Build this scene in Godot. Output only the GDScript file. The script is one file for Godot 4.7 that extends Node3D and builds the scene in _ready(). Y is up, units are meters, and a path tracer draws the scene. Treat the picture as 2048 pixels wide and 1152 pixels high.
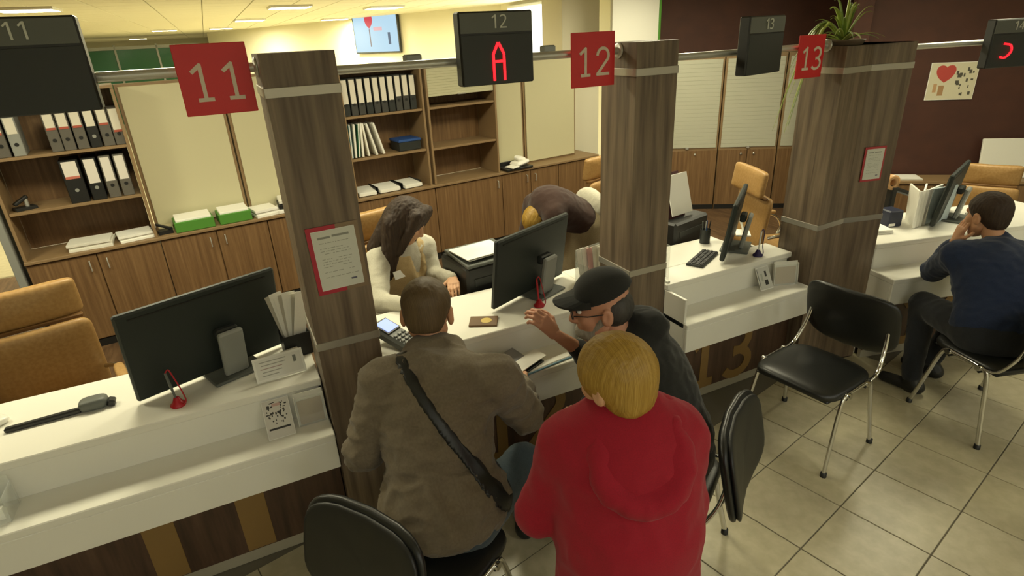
extends Node3D

func _ready() -> void:
	# camera
	var cam := Camera3D.new(); cam.name = "camera"
	cam.position = Vector3(0, 2.25, 0)
	cam.rotation = Vector3(-0.40907, -0.43342, -0.05273)
	cam.fov = rad_to_deg(2.0 * atan(576.0 / 1168.95)); cam.near = 0.05; cam.far = 100.0
	add_child(cam); cam.current = true
	# surroundings
	var we := WorldEnvironment.new(); we.name = "surroundings"
	var en := Environment.new()
	en.background_mode = Environment.BG_COLOR; en.background_color = Color(0.02, 0.02, 0.02)
	en.tonemap_mode = Environment.TONE_MAPPER_LINEAR; en.tonemap_exposure = 1.0
	en.sdfgi_enabled = true; en.ssao_enabled = true; en.ssil_enabled = true
	we.environment = en; add_child(we)
	# lamps
	M.lamp = glow("#fff6e0", 3.0)
	M.led = glow("#ff1a24", 2.6)
	M.blue_led = glow("#4a78ff", 1.5)
	M.screen_lit = glow("#8fa4ee", 0.9)
	make_materials()
	M.red_plastic = hexm("#b01525", 0.35)
	M.khaki = cloth("#685d4b", "#776b58", 71, 5.0)
	M.jeans = cloth("#3c4a52", "#4b5a62", 72, 9.0)
	M.red_coat = cloth("#860a1e", "#9b0d26", 73, 14.0, 0.12)
	M.black_cloth = cloth("#191a19", "#212320", 74, 8.0)
	M.dark_cloth = cloth("#16181d", "#1e2127", 75, 8.0)
	M.navy = cloth("#14203a", "#1b2a48", 76, 8.0)
	M.brown_cloth = cloth("#33201a", "#3d281f", 77, 8.0)
	M.beige_cloth = cloth("#8f8163", "#9e9071", 78, 6.0)
	M.blouse = cloth("#b5b09c", "#d6d2c2", 79, 14.0)
	M.vest = cloth("#b39a6c", "#c2ab7e", 80, 10.0)
	M.cap_cloth = cloth("#1a1b19", "#232421", 81, 10.0)
	M.hair_brown = tri(streaks("#46371f", "#58462c", "#6a5738", 82, 0.3), 0.6, Vector3(3, 1, 3))
	M.hair_gold = tri(streaks("#7a5a18", "#9c7a2c", "#b8964a", 83, 0.3), 0.55, Vector3(3, 1, 3))
	M.hair_dark = tri(streaks("#24180e", "#342416", "#45311f", 84, 0.3), 0.7, Vector3(3, 1, 3))
	M.hair_grey = tri(streaks("#2c2a26", "#3b3833", "#4a4740", 85, 0.3), 0.6, Vector3(3, 1, 3))
	M.beard = tri(streaks("#7d776c", "#948e82", "#aaa498", 86, 0.3), 0.7, Vector3(4, 2, 4))
	var E := 3.0
	for p in [[-2.4, 1.1], [-0.2, 1.1], [2.0, 1.1], [4.2, 1.1], [6.4, 1.1], [-1.3, 3.0], [0.9, 3.0], [3.1, 3.0], [5.3, 3.0]]: ceiling_light(p[0], p[1], E * 0.42, "square ceiling light over the customer side, outside the picture", Color(0.98, 0.99, 0.95))
	for p in [[-2.2, -3.9], [-0.4, -3.9], [1.4, -3.9], [3.3, -3.8], [5.19, -2.52]]: ceiling_light(p[0], p[1], E * 1.3, "square ceiling light over the clerks' side, outside the picture")
	ceiling_light(4.4, -5.0, E, "square ceiling light over the tall grey cabinets, outside the picture")
	var HL := [[-1.77, -9.35, "large bright ceiling light above display 11"], [1.3, -10.3, "ceiling light nearest above the framed-notice pillar"], [3.0, -11.25, "ceiling light above the wall television"], [1.0, -14.6, "ceiling light of the second row, left one"], [2.98, -15.8, "ceiling light of the second row, right one"], [-0.84, -19.3, "far ceiling light above the red 11 sign, left one"], [0.55, -19.5, "far ceiling light above the red 11 sign, right one"], [-2.2, -28.5, "farthest ceiling light above the green glazing"]]
	for p in HL: ceiling_light(p[0], p[1], E * 5.0, p[2])
	build_structure()
	build_pillars()
	build_counters()
	build_signs()
	build_cabinets()
	build_hall()
	build_furniture()
	build_people()

func build_hall() -> void:
	# television on the oblique hall wall
	var a := Vector2(0.2, -24.3)
	var d := (Vector2(5.49, -11.68) - a).normalized()
	var ang := rad_to_deg(-d.angle())
	var p := a + d * 9.6
	var o := thing("television", "wall television showing a red heart balloon", "television", Vector3(p.x, 2.49, p.y) + roty(ang) * Vector3(0, 0, 0.06), ang)
	bpart("casing", Vector3.ZERO, Vector3(1.8, 1.02, 0.06), M.dark, o, 0.01)
	var im := Image.create(256, 144, false, Image.FORMAT_RGB8)
	im.fill(Color("#b9dcf0"))
	for y in 144:
		for x in 256:
			var q := Vector2((x - 95.0) / 26.0, -(y - 44.0) / 26.0)
			var v := q.x * q.x + q.y * q.y - 0.6
			if v * v * v - q.x * q.x * q.y * q.y * q.y < 0.0: im.set_pixel(x, y, Color("#d94a55"))
	im.fill_rect(Rect2i(92, 66, 6, 60), Color("#8a7a78")); im.fill_rect(Rect2i(120, 60, 50, 12), Color("#e8b9bd")); im.fill_rect(Rect2i(200, 80, 14, 40), Color("#5a6b80"))
	var m := StandardMaterial3D.new(); m.albedo_color = Color.BLACK; m.emission_enabled = true; m.emission_texture = ImageTexture.create_from_image(im); m.emission_operator = BaseMaterial3D.EMISSION_OP_MULTIPLY; m.emission = Color.WHITE; m.emission_energy_multiplier = 1.0
	var qm := QuadMesh.new(); qm.size = Vector2(1.72, 0.95)
	var so := put("screen", qm, m, o); so.position = Vector3(0, 0, 0.032)
	# bright glazed window at the near end of the hall
	var w := thing("hall_window", "overexposed bright window left of the beige column", "window", Vector3(5.4, 1.85, -10.0), rad_to_deg(-(Vector2(5.35, -6.8) - Vector2(5.49, -11.68)).angle()))
	bpart("window_frame", Vector3.ZERO, Vector3(2.5, 1.8, 0.05), M.white_matt, w, 0.01)
	bpart("bright_pane", Vector3(0, 0, 0.03), Vector3(2.4, 1.7, 0.01), glow("#f4fbf6", 1.6), w, 0.0)
	var wl := AreaLight3D.new(); wl.name = "window_light"; wl.area_size = Vector2(2.4, 1.7); wl.light_energy = 3.0; wl.light_color = Color(0.95, 1.0, 0.97); wl.shadow_enabled = true; wl.area_range = 30.0; wl.area_attenuation = 2.0
	wl.rotation_degrees.y = 180; wl.position = Vector3(0, 0, 0.045); w.add_child(wl)
	# white panel with a green edge, above the slim pillar
	o = thing("light_panel", "white hanging panel with a green edge above the slim pillar", "panel", Vector3(4.55, 2.42, -6.1), 0)
	bpart("face", Vector3(0.03, 0, 0.0), Vector3(0.66, 0.68, 0.05), M.white_matt, o, 0.004)
	bpart("green_edge", Vector3(0.375, 0, 0.0), Vector3(0.03, 0.68, 0.056), M.green, o, 0.003)
	# dark green glazing far left
	o = thing("glazed_partition", "dark green glazed partition at the far end of the hall", "partition", Vector3(-3.2, 0, -24.0), 4)
	for k in 5:
		bpart("pane", Vector3(-2.4 + k * 1.2, 1.25, 0), Vector3(1.14, 2.3, 0.04), M.green_glass, o, 0.004)
		bpart("post", Vector3(-3.0 + k * 1.2, 1.3, 0.02), Vector3(0.06, 2.5, 0.08), M.light_grey, o, 0.004)
	bpart("top_rail", Vector3(0, 2.45, 0.02), Vector3(6.1, 0.1, 0.08), M.light_grey, o, 0.004)
# ---------------------------------------------------------------- mesh builder
class MB:
	var v := PackedVector3Array()
	var n := PackedVector3Array()
	var ix := PackedInt32Array()
	func face(p: Array, c: Vector3) -> void:   # flat convex face, turned away from c
		var nn: Vector3 = Vector3.ZERO
		for q in p.size() - 2:
			nn = (p[q + 1] - p[0]).cross(p[q + 2] - p[0])
			if nn.length() > 1e-12: break
		nn = nn.normalized()
		var mid := Vector3.ZERO
		for q in p: mid += q
		mid /= p.size()
		var rev: bool = nn.dot(mid - c) < 0.0
		if rev: nn = -nn
		var b := v.size()
		for q in p: v.append(q); n.append(nn)
		for q in range(1, p.size() - 1):
			if rev: ix.append_array([b, b + q, b + q + 1])
			else: ix.append_array([b, b + q + 1, b + q])
	func box(c: Vector3, s: Vector3, bev := 0.0, bs := Basis()) -> MB:
		var h := s / 2.0
		bev = minf(bev, minf(h.x, minf(h.y, h.z)) * 0.9)
		if bev <= 0.0:
			for a in 3:
				for sg in [-1.0, 1.0]:
					var q := []
					for k in [[-1, -1], [1, -1], [1, 1], [-1, 1]]:
						var p := Vector3.ZERO
						p[a] = h[a] * sg; p[(a + 1) % 3] = h[(a + 1) % 3] * k[0]; p[(a + 2) % 3] = h[(a + 2) % 3] * k[1]
						q.append(c + bs * p)
					face(q, c)
			return self
		var g := h - Vector3.ONE * bev
		for a in 3:
			var b := (a + 1) % 3
			var d := (a + 2) % 3
			for sg in [-1.0, 1.0]:
				var q := []
				for k in [[-1, -1], [1, -1], [1, 1], [-1, 1]]:
					var p := Vector3.ZERO
					p[a] = h[a] * sg; p[b] = g[b] * k[0]; p[d] = g[d] * k[1]
					q.append(c + bs * p)
				face(q, c)
				for sh in [-1.0, 1.0]:      # edge between faces a and b, along d
					var e := []
					for k in [[0, -1], [0, 1], [1, 1], [1, -1]]:
						var p := Vector3.ZERO
						p[a] = (h[a] if k[0] == 0 else g[a]) * sg; p[b] = (g[b] if k[0] == 0 else h[b]) * sh; p[d] = g[d] * k[1]
						e.append(c + bs * p)
					face(e, c)
		for sx in [-1.0, 1.0]:
			for sy in [-1.0, 1.0]:
				for sz in [-1.0, 1.0]:
					face([c + bs * Vector3(h.x * sx, g.y * sy, g.z * sz), c + bs * Vector3(g.x * sx, h.y * sy, g.z * sz), c + bs * Vector3(g.x * sx, g.y * sy, h.z * sz)], c)
		return self
	func prism(poly: Array, y0: float, y1: float) -> MB:     # poly: Vector2 (x,z), convex
		var c := Vector3.ZERO
		for p in poly: c += Vector3(p.x, (y0 + y1) / 2, p.y)
		c /= poly.size()
		var a := []
		var b := []
		for p in poly:
			a.append(Vector3(p.x, y0, p.y)); b.append(Vector3(p.x, y1, p.y))
		face(a, c); face(b, c)
		for i in poly.size():
			var j := (i + 1) % poly.size()
			face([a[i], a[j], b[j], b[i]], c)
		return self
	func ring(rows: Array, closed_caps := true) -> MB:       # rows: arrays of equal length, closed loops; smooth
		var m: int = rows[0].size()
		var b := v.size()
		var nrm := PackedVector3Array(); nrm.resize(rows.size() * m)
		for r in rows.size() - 1:
			for k in m:
				var p0: Vector3 = rows[r][k]
				var p1: Vector3 = rows[r][(k + 1) % m]
				var p2: Vector3 = rows[r + 1][k]
				var f := (p1 - p0).cross(p2 - p0)
				for q in [[r, k], [r, (k + 1) % m], [r + 1, k], [r + 1, (k + 1) % m]]: nrm[q[0] * m + q[1]] += f
		var mid := Vector3.ZERO
		for r in rows:
			for p in r: mid += p
		mid /= rows.size() * m
		var out := 0.0
		for r in rows.size():
			var cc := Vector3.ZERO
			for p in rows[r]: cc += p
			cc /= m
			for k in m: out += nrm[r * m + k].dot(rows[r][k] - cc)
		var sg := 1.0 if out >= 0 else -1.0
		for r in rows.size():
			for k in m:
				v.append(rows[r][k]); n.append((nrm[r * m + k] * sg).normalized())
		for r in rows.size() - 1:
			for k in m:
				var i0 := b + r * m + k
				var i1 := b + r * m + (k + 1) % m
				if sg > 0: ix.append_array([i0, i0 + m, i1, i1, i0 + m, i1 + m])
				else: ix.append_array([i0, i1, i0 + m, i1, i1 + m, i0 + m])
		if closed_caps:
			for e in [0, rows.size() - 1]:
				var o: Array = rows[1 if e == 0 else e - 1]
				var cc := Vector3.ZERO
				for p in o: cc += p
				face(rows[e], cc / m)
		return self
	func lathe(prof: Array, seg := 16, o := Vector3.ZERO, bs := Basis()) -> MB:   # Vector2(radius, y)
		var rows := []
		for p in prof:
			var r := []
			for k in seg:
				var a := TAU * k / seg
				r.append(o + bs * Vector3(cos(a) * maxf(p.x, 1e-4), p.y, sin(a) * maxf(p.x, 1e-4)))
			rows.append(r)
		return ring(rows)
	func tube(pts: Array, rad, seg := 8, flat := 1.0) -> MB:
		var rows := []
		var up := Vector3.UP
		for i in pts.size():
			var t: Vector3 = (pts[mini(i + 1, pts.size() - 1)] - pts[maxi(i - 1, 0)]).normalized()
			if absf(t.dot(up)) > 0.95: up = Vector3.RIGHT if absf(t.x) < 0.9 else Vector3.BACK
			var s := t.cross(up).normalized()
			var u := s.cross(t).normalized()
			up = u
			var r: float = rad[i] if rad is Array else rad
			var row := []
			for k in seg:
				var a := TAU * k / seg
				row.append(pts[i] + s * cos(a) * r + u * sin(a) * r * flat)
			rows.append(row)
		return ring(rows)
	func cushion(c: Vector3, s: Vector3, bs := Basis(), e := 0.35, curve := 0.0) -> MB:   # super-ellipsoid pad, x by y by z; curve bends it along x
		var rows := []
		for i in 13:
			var ph := -PI / 2 + PI * i / 12.0
			var row := []
			for k in 28:
				var a := TAU * k / 28.0
				var cx := signf(cos(a)) * pow(absf(cos(a)), e) * pow(maxf(cos(ph), 0.0001), 0.45)
				var cz := signf(sin(a)) * pow(absf(sin(a)), e) * pow(maxf(cos(ph), 0.0001), 0.45)
				var cy := signf(sin(ph)) * pow(absf(sin(ph)), 0.7)
				row.append(c + bs * Vector3(cx * s.x / 2, cy * s.y / 2 + curve * cx * cx, cz * s.z / 2))
			rows.append(row)
		return ring(rows)
	# --- implicit surfaces: prims are [0,a,b,ra,rb,k] capsule, [1,c,basis,radii,k] ellipsoid, [2,c,basis,radii,k] cut-out ellipsoid, [3,point,normal] cut plane
	func sdf(prims: Array, cell: float, fold := 0.0, ff := 14.0, fs := Vector3.ONE) -> MB:
		var lo := Vector3.ONE * 1e9
		var hi := -lo
		for p in prims:
			if p[0] == 0:
				var r := maxf(p[3], p[4]) + cell * 3
				lo = lo.min(p[1].min(p[2]) - Vector3.ONE * r); hi = hi.max(p[1].max(p[2]) + Vector3.ONE * r)
			elif p[0] == 1:
				var r: float = maxf(p[3].x, maxf(p[3].y, p[3].z)) + cell * 3
				lo = lo.min(p[1] - Vector3.ONE * r); hi = hi.max(p[1] + Vector3.ONE * r)
		var nx := int((hi.x - lo.x) / cell) + 2
		var ny := int((hi.y - lo.y) / cell) + 2
		var nz := int((hi.z - lo.z) / cell) + 2
		var f := PackedFloat32Array(); f.resize(nx * ny * nz); f.fill(1.0)
		var sx := 1
		var sy := nx
		var sz := nx * ny
		for p in prims:
			if p[0] == 0:
				var a: Vector3 = p[1]
				var b: Vector3 = p[2]
				var ra: float = p[3]
				var rb: float = p[4]
				var k: float = p[5]
				var ba := b - a
				var bb := maxf(ba.dot(ba), 1e-9)
				var mr := Vector3.ONE * (maxf(ra, rb) + maxf(k, cell * 2.2))
				var l := ((a.min(b) - mr - lo) / cell).max(Vector3.ZERO)
				var u := ((a.max(b) + mr - lo) / cell)
				for z in range(int(l.z), mini(int(u.z) + 1, nz)):
					for y in range(int(l.y), mini(int(u.y) + 1, ny)):
						var i := z * sz + y * sy + int(l.x)
						var q := lo + Vector3(int(l.x), y, z) * cell - a
						for x in range(int(l.x), mini(int(u.x) + 1, nx)):
							var t := clampf(q.dot(ba) / bb, 0.0, 1.0)
							var d := (q - ba * t).length() - ra - (rb - ra) * t
							var o := f[i]
							var h := k - absf(o - d)
							f[i] = minf(o, d) - (h * h * 0.25 / k if h > 0.0 else 0.0)
							i += 1
							q.x += cell
			elif p[0] == 1 or p[0] == 2:
				var c: Vector3 = p[1]
				var bt: Basis = p[2].transposed()
				var r: Vector3 = p[3]
				var k: float = p[4]
				var inv := Vector3(1 / r.x, 1 / r.y, 1 / r.z)
				var mr := Vector3.ONE * (maxf(r.x, maxf(r.y, r.z)) + maxf(k, cell * 2.2))
				var l := ((c - mr - lo) / cell).max(Vector3.ZERO)
				var u := ((c + mr - lo) / cell)
				var sub: bool = p[0] == 2
				for z in range(int(l.z), mini(int(u.z) + 1, nz)):
					for y in range(int(l.y), mini(int(u.y) + 1, ny)):
						var i := z * sz + y * sy + int(l.x)
						var w := lo + Vector3(int(l.x), y, z) * cell - c
						for x in range(int(l.x), mini(int(u.x) + 1, nx)):
							var q := (bt * w) * inv
							var k0 := q.length()
							var d := k0 * (k0 - 1.0) / maxf((q * inv).length(), 1e-6)
							var o := f[i]
							if sub:
								d = -d
								var h := k - absf(o - d)
								f[i] = maxf(o, d) + (h * h * 0.25 / k if h > 0.0 else 0.0)
							else:
								var h := k - absf(o - d)
								f[i] = minf(o, d) - (h * h * 0.25 / k if h > 0.0 else 0.0)
							i += 1
							w.x += cell
			else:
				var pn: Vector3 = p[2].normalized()
				var pd: float = pn.dot(p[1])
				for z in nz:
					for y in ny:
						var i := z * sz + y * sy
						var d := pn.dot(lo + Vector3(0, y, z) * cell) - pd
						for x in nx:
							if f[i] < d: f[i] = minf(d, 1.0)
							i += 1
							d += pn.x * cell
		# surface nets
		var cells := {}
		var base := v.size()
		var quads := []
		var st := [sx, sy, sz]
		for z in range(1, nz - 1):
			for y in range(1, ny - 1):
				var i := z * sz + y * sy + 1
				for x in range(1, nx - 1):
					var ins := f[i] < 0.0
					if ins != (f[i + 1] < 0.0): quads.append([i, 0, ins])
					if ins != (f[i + sy] < 0.0): quads.append([i, 1, ins])
					if ins != (f[i + sz] < 0.0): quads.append([i, 2, ins])
					i += 1
		var acc := PackedVector3Array()
		for qd in quads:
			var i: int = qd[0]
			var a: int = qd[1]
			var b: int = st[(a + 1) % 3]
			var c: int = st[(a + 2) % 3]
			var id := [i - b - c, i - c, i, i - b]
			var vi := []
			for ci in id:
				if not cells.has(ci):
					var sum := Vector3.ZERO
					var cnt := 0
					var x0: int = ci % nx
					var y0: int = (ci / nx) % ny
					var z0: int = ci / sz
					for e in 3:
						var s0: int = st[e]
						var s1: int = st[(e + 1) % 3]
						var s2: int = st[(e + 2) % 3]
						for m in 4:
							var j: int = ci + (s1 if m & 1 else 0) + (s2 if m & 2 else 0)
							var fa := f[j]
							var fb := f[j + s0]
							if (fa < 0.0) != (fb < 0.0):
								var pp := Vector3.ZERO
								pp[e] = fa / (fa - fb)
								if m & 1: pp[(e + 1) % 3] = 1.0
								if m & 2: pp[(e + 2) % 3] = 1.0
								sum += pp; cnt += 1
					v.append(lo + (Vector3(x0, y0, z0) + sum / cnt) * cell)
					n.append(Vector3.ZERO)
					cells[ci] = v.size() - 1
				vi.append(cells[ci])
			if qd[2]: ix.append_array([vi[0], vi[2], vi[1], vi[0], vi[3], vi[2]])
			else: ix.append_array([vi[0], vi[1], vi[2], vi[0], vi[2], vi[3]])
			var nn: Vector3 = (v[vi[2]] - v[vi[0]]).cross(v[vi[3]] - v[vi[1]])
			if not qd[2]: nn = -nn
			for q in vi: n[q] += nn
		for q in range(base, v.size()): n[q] = n[q].normalized()
		if fold > 0.0:
			var ns := FastNoiseLite.new(); ns.seed = 5; ns.frequency = 1.0; ns.noise_type = FastNoiseLite.TYPE_SIMPLEX_SMOOTH; ns.fractal_octaves = 2
			var start := ix.size() - quads.size() * 6
			for q in range(base, v.size()): v[q] += n[q] * fold * (1.0 - 2.0 * absf(ns.get_noise_3dv(v[q] * fs * ff)))
			for q in range(base, v.size()): n[q] = Vector3.ZERO
			for t in range(start, ix.size(), 3):
				var nn := (v[ix[t + 2]] - v[ix[t]]).cross(v[ix[t + 1]] - v[ix[t]])
				for q in 3: n[ix[t + q]] += nn
			for q in range(base, v.size()): n[q] = n[q].normalized()
		return self
	func mesh() -> ArrayMesh:
		var a := []; a.resize(Mesh.ARRAY_MAX)
		a[Mesh.ARRAY_VERTEX] = v; a[Mesh.ARRAY_NORMAL] = n; a[Mesh.ARRAY_INDEX] = ix
		var m := ArrayMesh.new(); m.add_surface_from_arrays(Mesh.PRIMITIVE_TRIANGLES, a)
		return m

# ---------------------------------------------------------------- scene helpers
var used := {}
var M := {}
var font: Font
func numbered(called: String) -> String:
	var k: int = used.get(called, 0)
	used[called] = k + 1
	return called if k == 0 else "%s_%03d" % [called, k]
func mb() -> MB: return MB.new()
func put(called: String, mesh: Mesh, mat: Material, parent: Node) -> MeshInstance3D:
	var o := MeshInstance3D.new()
	o.mesh = mesh; o.material_override = mat; o.cast_shadow = GeometryInstance3D.SHADOW_CASTING_SETTING_ON
	o.name = numbered(called) if parent == self else called
	parent.add_child(o, true)
	return o
func part(called: String, b: MB, mat: Material, parent: Node) -> MeshInstance3D: return put(called, b.mesh(), mat, parent)
func bpart(called: String, c: Vector3, s: Vector3, mat: Material, parent: Node, bev := 0.003, bs := Basis()) -> MeshInstance3D: return part(called, mb().box(c, s, bev, bs), mat, parent)
func meta(o: Node, label: String, cat: String, group := "", kind := "") -> void:
	if label: o.set_meta("label", label)
	if cat: o.set_meta("category", cat)
	if group: o.set_meta("group", group)
	if kind: o.set_meta("kind", kind)
func thing(called: String, label: String, cat: String, at := Vector3.ZERO, turn := 0.0, group := "") -> Node3D:
	var o := Node3D.new(); o.name = numbered(called); add_child(o)
	o.position = at; o.rotation.y = deg_to_rad(turn); meta(o, label, cat, group)
	return o
func struct(called: String, b: MB, mat: Material) -> MeshInstance3D:
	var o := part(called, b, mat, self); o.set_meta("kind", "structure"); return o
func mat(c: Color, rough := 0.6, metal := 0.0) -> StandardMaterial3D:
	var m := StandardMaterial3D.new(); m.albedo_color = c; m.roughness = rough; m.metallic = metal; return m
func hexm(h: String, rough := 0.6, metal := 0.0) -> StandardMaterial3D: return mat(Color(h), rough, metal)
func glow(h: String, e: float) -> StandardMaterial3D:
	var m := hexm(h, 0.5); m.emission_enabled = true; m.emission = Color(h); m.emission_energy_multiplier = e; return m
func streaks(h0: String, h1: String, h2: String, seed_: int, freq := 0.09, contrast := 1.0) -> ImageTexture:   # vertical wood grain
	var im := Image.create(512, 128, false, Image.FORMAT_RGB8)
	var ns := FastNoiseLite.new(); ns.seed = seed_; ns.frequency = 1.0; ns.fractal_octaves = 3
	var c0 := Color(h0)
	var c1 := Color(h1)
	var c2 := Color(h2)
	for y in 128:
		var a := TAU * y / 128.0
		for x in 512:
			var w := ns.get_noise_3d(x * freq, cos(a) * 0.5, sin(a) * 0.5) * contrast
			var fine := ns.get_noise_3d(x * freq * 5.0 + 70.0, cos(a) * 1.6, sin(a) * 1.6)
			var t := clampf(0.5 + w * 0.9 + fine * 0.28, 0.0, 1.0)
			im.set_pixel(x, y, c0.lerp(c1, t * 2.0) if t < 0.5 else c1.lerp(c2, t * 2.0 - 1.0))
	return ImageTexture.create_from_image(im)
func speckle(h0: String, h1: String, seed_: int, freq := 0.05, oct := 4) -> ImageTexture:
	var im := Image.create(256, 256, false, Image.FORMAT_RGB8)
	var ns := FastNoiseLite.new(); ns.seed = seed_; ns.frequency = freq; ns.fractal_octaves = oct
	for y in 256:
		for x in 256:
			var t := clampf(0.5 + ns.get_noise_2d(absf(x - 128.0), absf(y - 128.0)) * 0.9, 0.0, 1.0)
			im.set_pixel(x, y, Color(h0).lerp(Color(h1), t))
	return ImageTexture.create_from_image(im)
func tri(tex: Texture2D, rough: float, sc: Vector3, world := false) -> StandardMaterial3D:
	var m := StandardMaterial3D.new(); m.albedo_texture = tex; m.roughness = rough
	m.uv1_triplanar = true; m.uv1_world_triplanar = world; m.uv1_scale = sc; return m
func cloth(h0: String, h1: String, seed_: int, sc := 9.0, rim := 0.25) -> StandardMaterial3D:
	var m := tri(speckle(h0, h1, seed_, 0.06, 5), 0.95, Vector3.ONE * sc)
	m.rim_enabled = true; m.rim = rim; m.rim_tint = 0.7
	return m
func printed(called: String, w: float, h: float, paint: Callable, parent: Node, at: Vector3, bs := Basis()) -> MeshInstance3D:   # flat print on a sheet
	var im := Image.create(256, int(256 * h / w), false, Image.FORMAT_RGB8)
	paint.call(im)
	var m := StandardMaterial3D.new(); m.albedo_texture = ImageTexture.create_from_image(im); m.roughness = 0.6
	var q := QuadMesh.new(); q.size = Vector2(w, h)
	var o := put(called, q, m, parent); o.transform = Transform3D(bs, at)
	return o
func letters(txt: String, hgt: float, depth: float, m: Material, parent: Node, at: Vector3, called := "lettering", bs := Basis()) -> MeshInstance3D:
	var t := TextMesh.new(); t.text = txt; t.font = font; t.font_size = 64; t.pixel_size = hgt / 46.0; t.depth = depth; t.curve_step = 2.0
	var o := put(called, t, m, parent); o.transform = Transform3D(bs, at)
	return o
func rotx(d: float) -> Basis: return Basis(Vector3.RIGHT, deg_to_rad(d))
func roty(d: float) -> Basis: return Basis(Vector3.UP, deg_to_rad(d))
func rotz(d: float) -> Basis: return Basis(Vector3.BACK, deg_to_rad(d))
func arc(pts: Array, steps := 5) -> Array:    # smooth polyline through points
	var c := Curve3D.new()
	for i in pts.size():
		var t: Vector3 = (pts[mini(i + 1, pts.size() - 1)] - pts[maxi(i - 1, 0)]) / 6.0
		c.add_point(pts[i], -t, t)
	var o := []
	for i in pts.size() - 1:
		for k in steps: o.append(c.sample(i, float(k) / steps))
	o.append(pts[-1])
	return o
func make_materials() -> void:
	font = SystemFont.new(); font.font_names = PackedStringArray(["Droid Sans"])
	M.pillar = tri(streaks("#5a4c3e", "#736351", "#897863", 3, 0.035), 0.5, Vector3(0.9, 0.35, 0.9))
	M.oak = tri(streaks("#644a2e", "#775a3a", "#8a6c48", 8, 0.06, 0.6), 0.5, Vector3(1.1, 0.4, 1.1))
	M.oak_edge = hexm("#8d7453", 0.5)
	M.front = tri(streaks("#3b2a1f", "#4d382a", "#5d4636", 21, 0.05, 0.8), 0.5, Vector3(0.6, 0.5, 0.6))
	M.white = hexm("#eceadf", 0.32)
	M.white_matt = hexm("#e4e2d6", 0.6)
	M.ochre = hexm("#86693a", 0.6)
	M.plinth = hexm("#a09a88", 0.5)
	M.band = hexm("#b5b0a4", 0.35, 0.55)
	M.steel = hexm("#c4c4bc", 0.38, 0.6)
	M.chrome = hexm("#d8d8d6", 0.12, 1.0)
	M.cream = hexm("#c9c3a0", 0.55)
	M.shutter = hexm("#c2bf9f", 0.5)
	M.shutter_grey = hexm("#b9b9a6", 0.5)
	M.red = hexm("#d42226", 0.4)
	M.digit = hexm("#e0d2c0", 0.5)
	M.black = hexm("#1a1b1a", 0.45)
	M.dark = hexm("#262a28", 0.5)
	M.screen_back = hexm("#232a27", 0.5)
	M.grey = hexm("#5d615c", 0.5)
	M.light_grey = hexm("#8d8f89", 0.5)
	M.pale_digit = hexm("#cdd0c8", 0.5)
	M.leather = tri(speckle("#141514", "#232422", 31, 0.2, 3), 0.36, Vector3.ONE * 8.0)
	M.tan = tri(speckle("#9c7845", "#ad8a57", 33, 0.05, 4), 0.45, Vector3.ONE * 3.0)
	M.tan_seam = hexm("#6b4a20", 0.6)
	M.paper = hexm("#f0efe6", 0.7)
	M.binder = hexm("#3b3b38", 0.6)
	M.binder_marble = tri(speckle("#3f3d38", "#7b756a", 36, 0.3, 3), 0.7, Vector3.ONE * 12.0)
	M.green = hexm("#4f8a32", 0.55)
	M.blue = hexm("#2a4f8f", 0.5)
	M.wall_white = hexm("#e9e4cb", 0.8)
	M.wall_brown = tri(speckle("#41241a", "#4c2b1e", 40, 0.02, 3), 0.7, Vector3.ONE * 0.8)
	M.ceil = tri(speckle("#d8d3b8", "#e3dec5", 41, 0.3, 3), 0.9, Vector3.ONE * 2.0)
	M.grid = hexm("#b9b498", 0.6)
	M.grout = hexm("#6c6656", 0.9)
	M.tiles = []
	for q in 3: M.tiles.append(tri(speckle(["#aba283", "#afa688", "#a69d7e"][q], ["#b8af91", "#bcb396", "#b2a98b"][q], 50 + q, 0.03, 5), 0.3, Vector3.ONE * 1.7))
	M.laminate = tri(streaks("#4c3826", "#5d4630", "#6d543b", 60, 0.05), 0.5, Vector3(1.0, 1.0, 1.0))
	M.skin = hexm("#c8946e", 0.55); M.skin.subsurf_scatter_enabled = true; M.skin.subsurf_scatter_strength = 0.1
	M.skin_pale = hexm("#c99b77", 0.55)
	M.skin_ruddy = hexm("#c28d70", 0.55)
	M.clear = StandardMaterial3D.new(); M.clear.transparency = BaseMaterial3D.TRANSPARENCY_ALPHA; M.clear.albedo_color = Color(0.92, 0.95, 0.93, 0.16); M.clear.roughness = 0.08
	M.green_glass = hexm("#2f5a40", 0.1)

func ceiling_light(x: float, z: float, e: float, label: String, col := Color(1.0, 0.97, 0.82), y := 2.8) -> void:
	var o := thing("ceiling_light", label, "ceiling light", Vector3(x, y, z), 0.0, "square ceiling light panels")
	var fr := mb()
	for s in [-1.0, 1.0]:
		fr.box(Vector3(s * 0.29, -0.01, 0), Vector3(0.02, 0.03, 0.6), 0.003); fr.box(Vector3(0, -0.01, s * 0.29), Vector3(0.56, 0.03, 0.02), 0.003)
	part("frame", fr, M.white_matt, o)
	part("diffuser", mb().box(Vector3(0, -0.006, 0), Vector3(0.56, 0.012, 0.56)), M.lamp, o)
	var l := AreaLight3D.new(); l.name = "lamp_light"; l.area_size = Vector2(0.56, 0.56); l.light_energy = e; l.light_color = col; l.shadow_enabled = true
	l.area_range = 30.0; l.area_attenuation = 2.0
	l.rotation_degrees.x = -90; l.position = Vector3(0, -0.014, 0); o.add_child(l)

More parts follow.
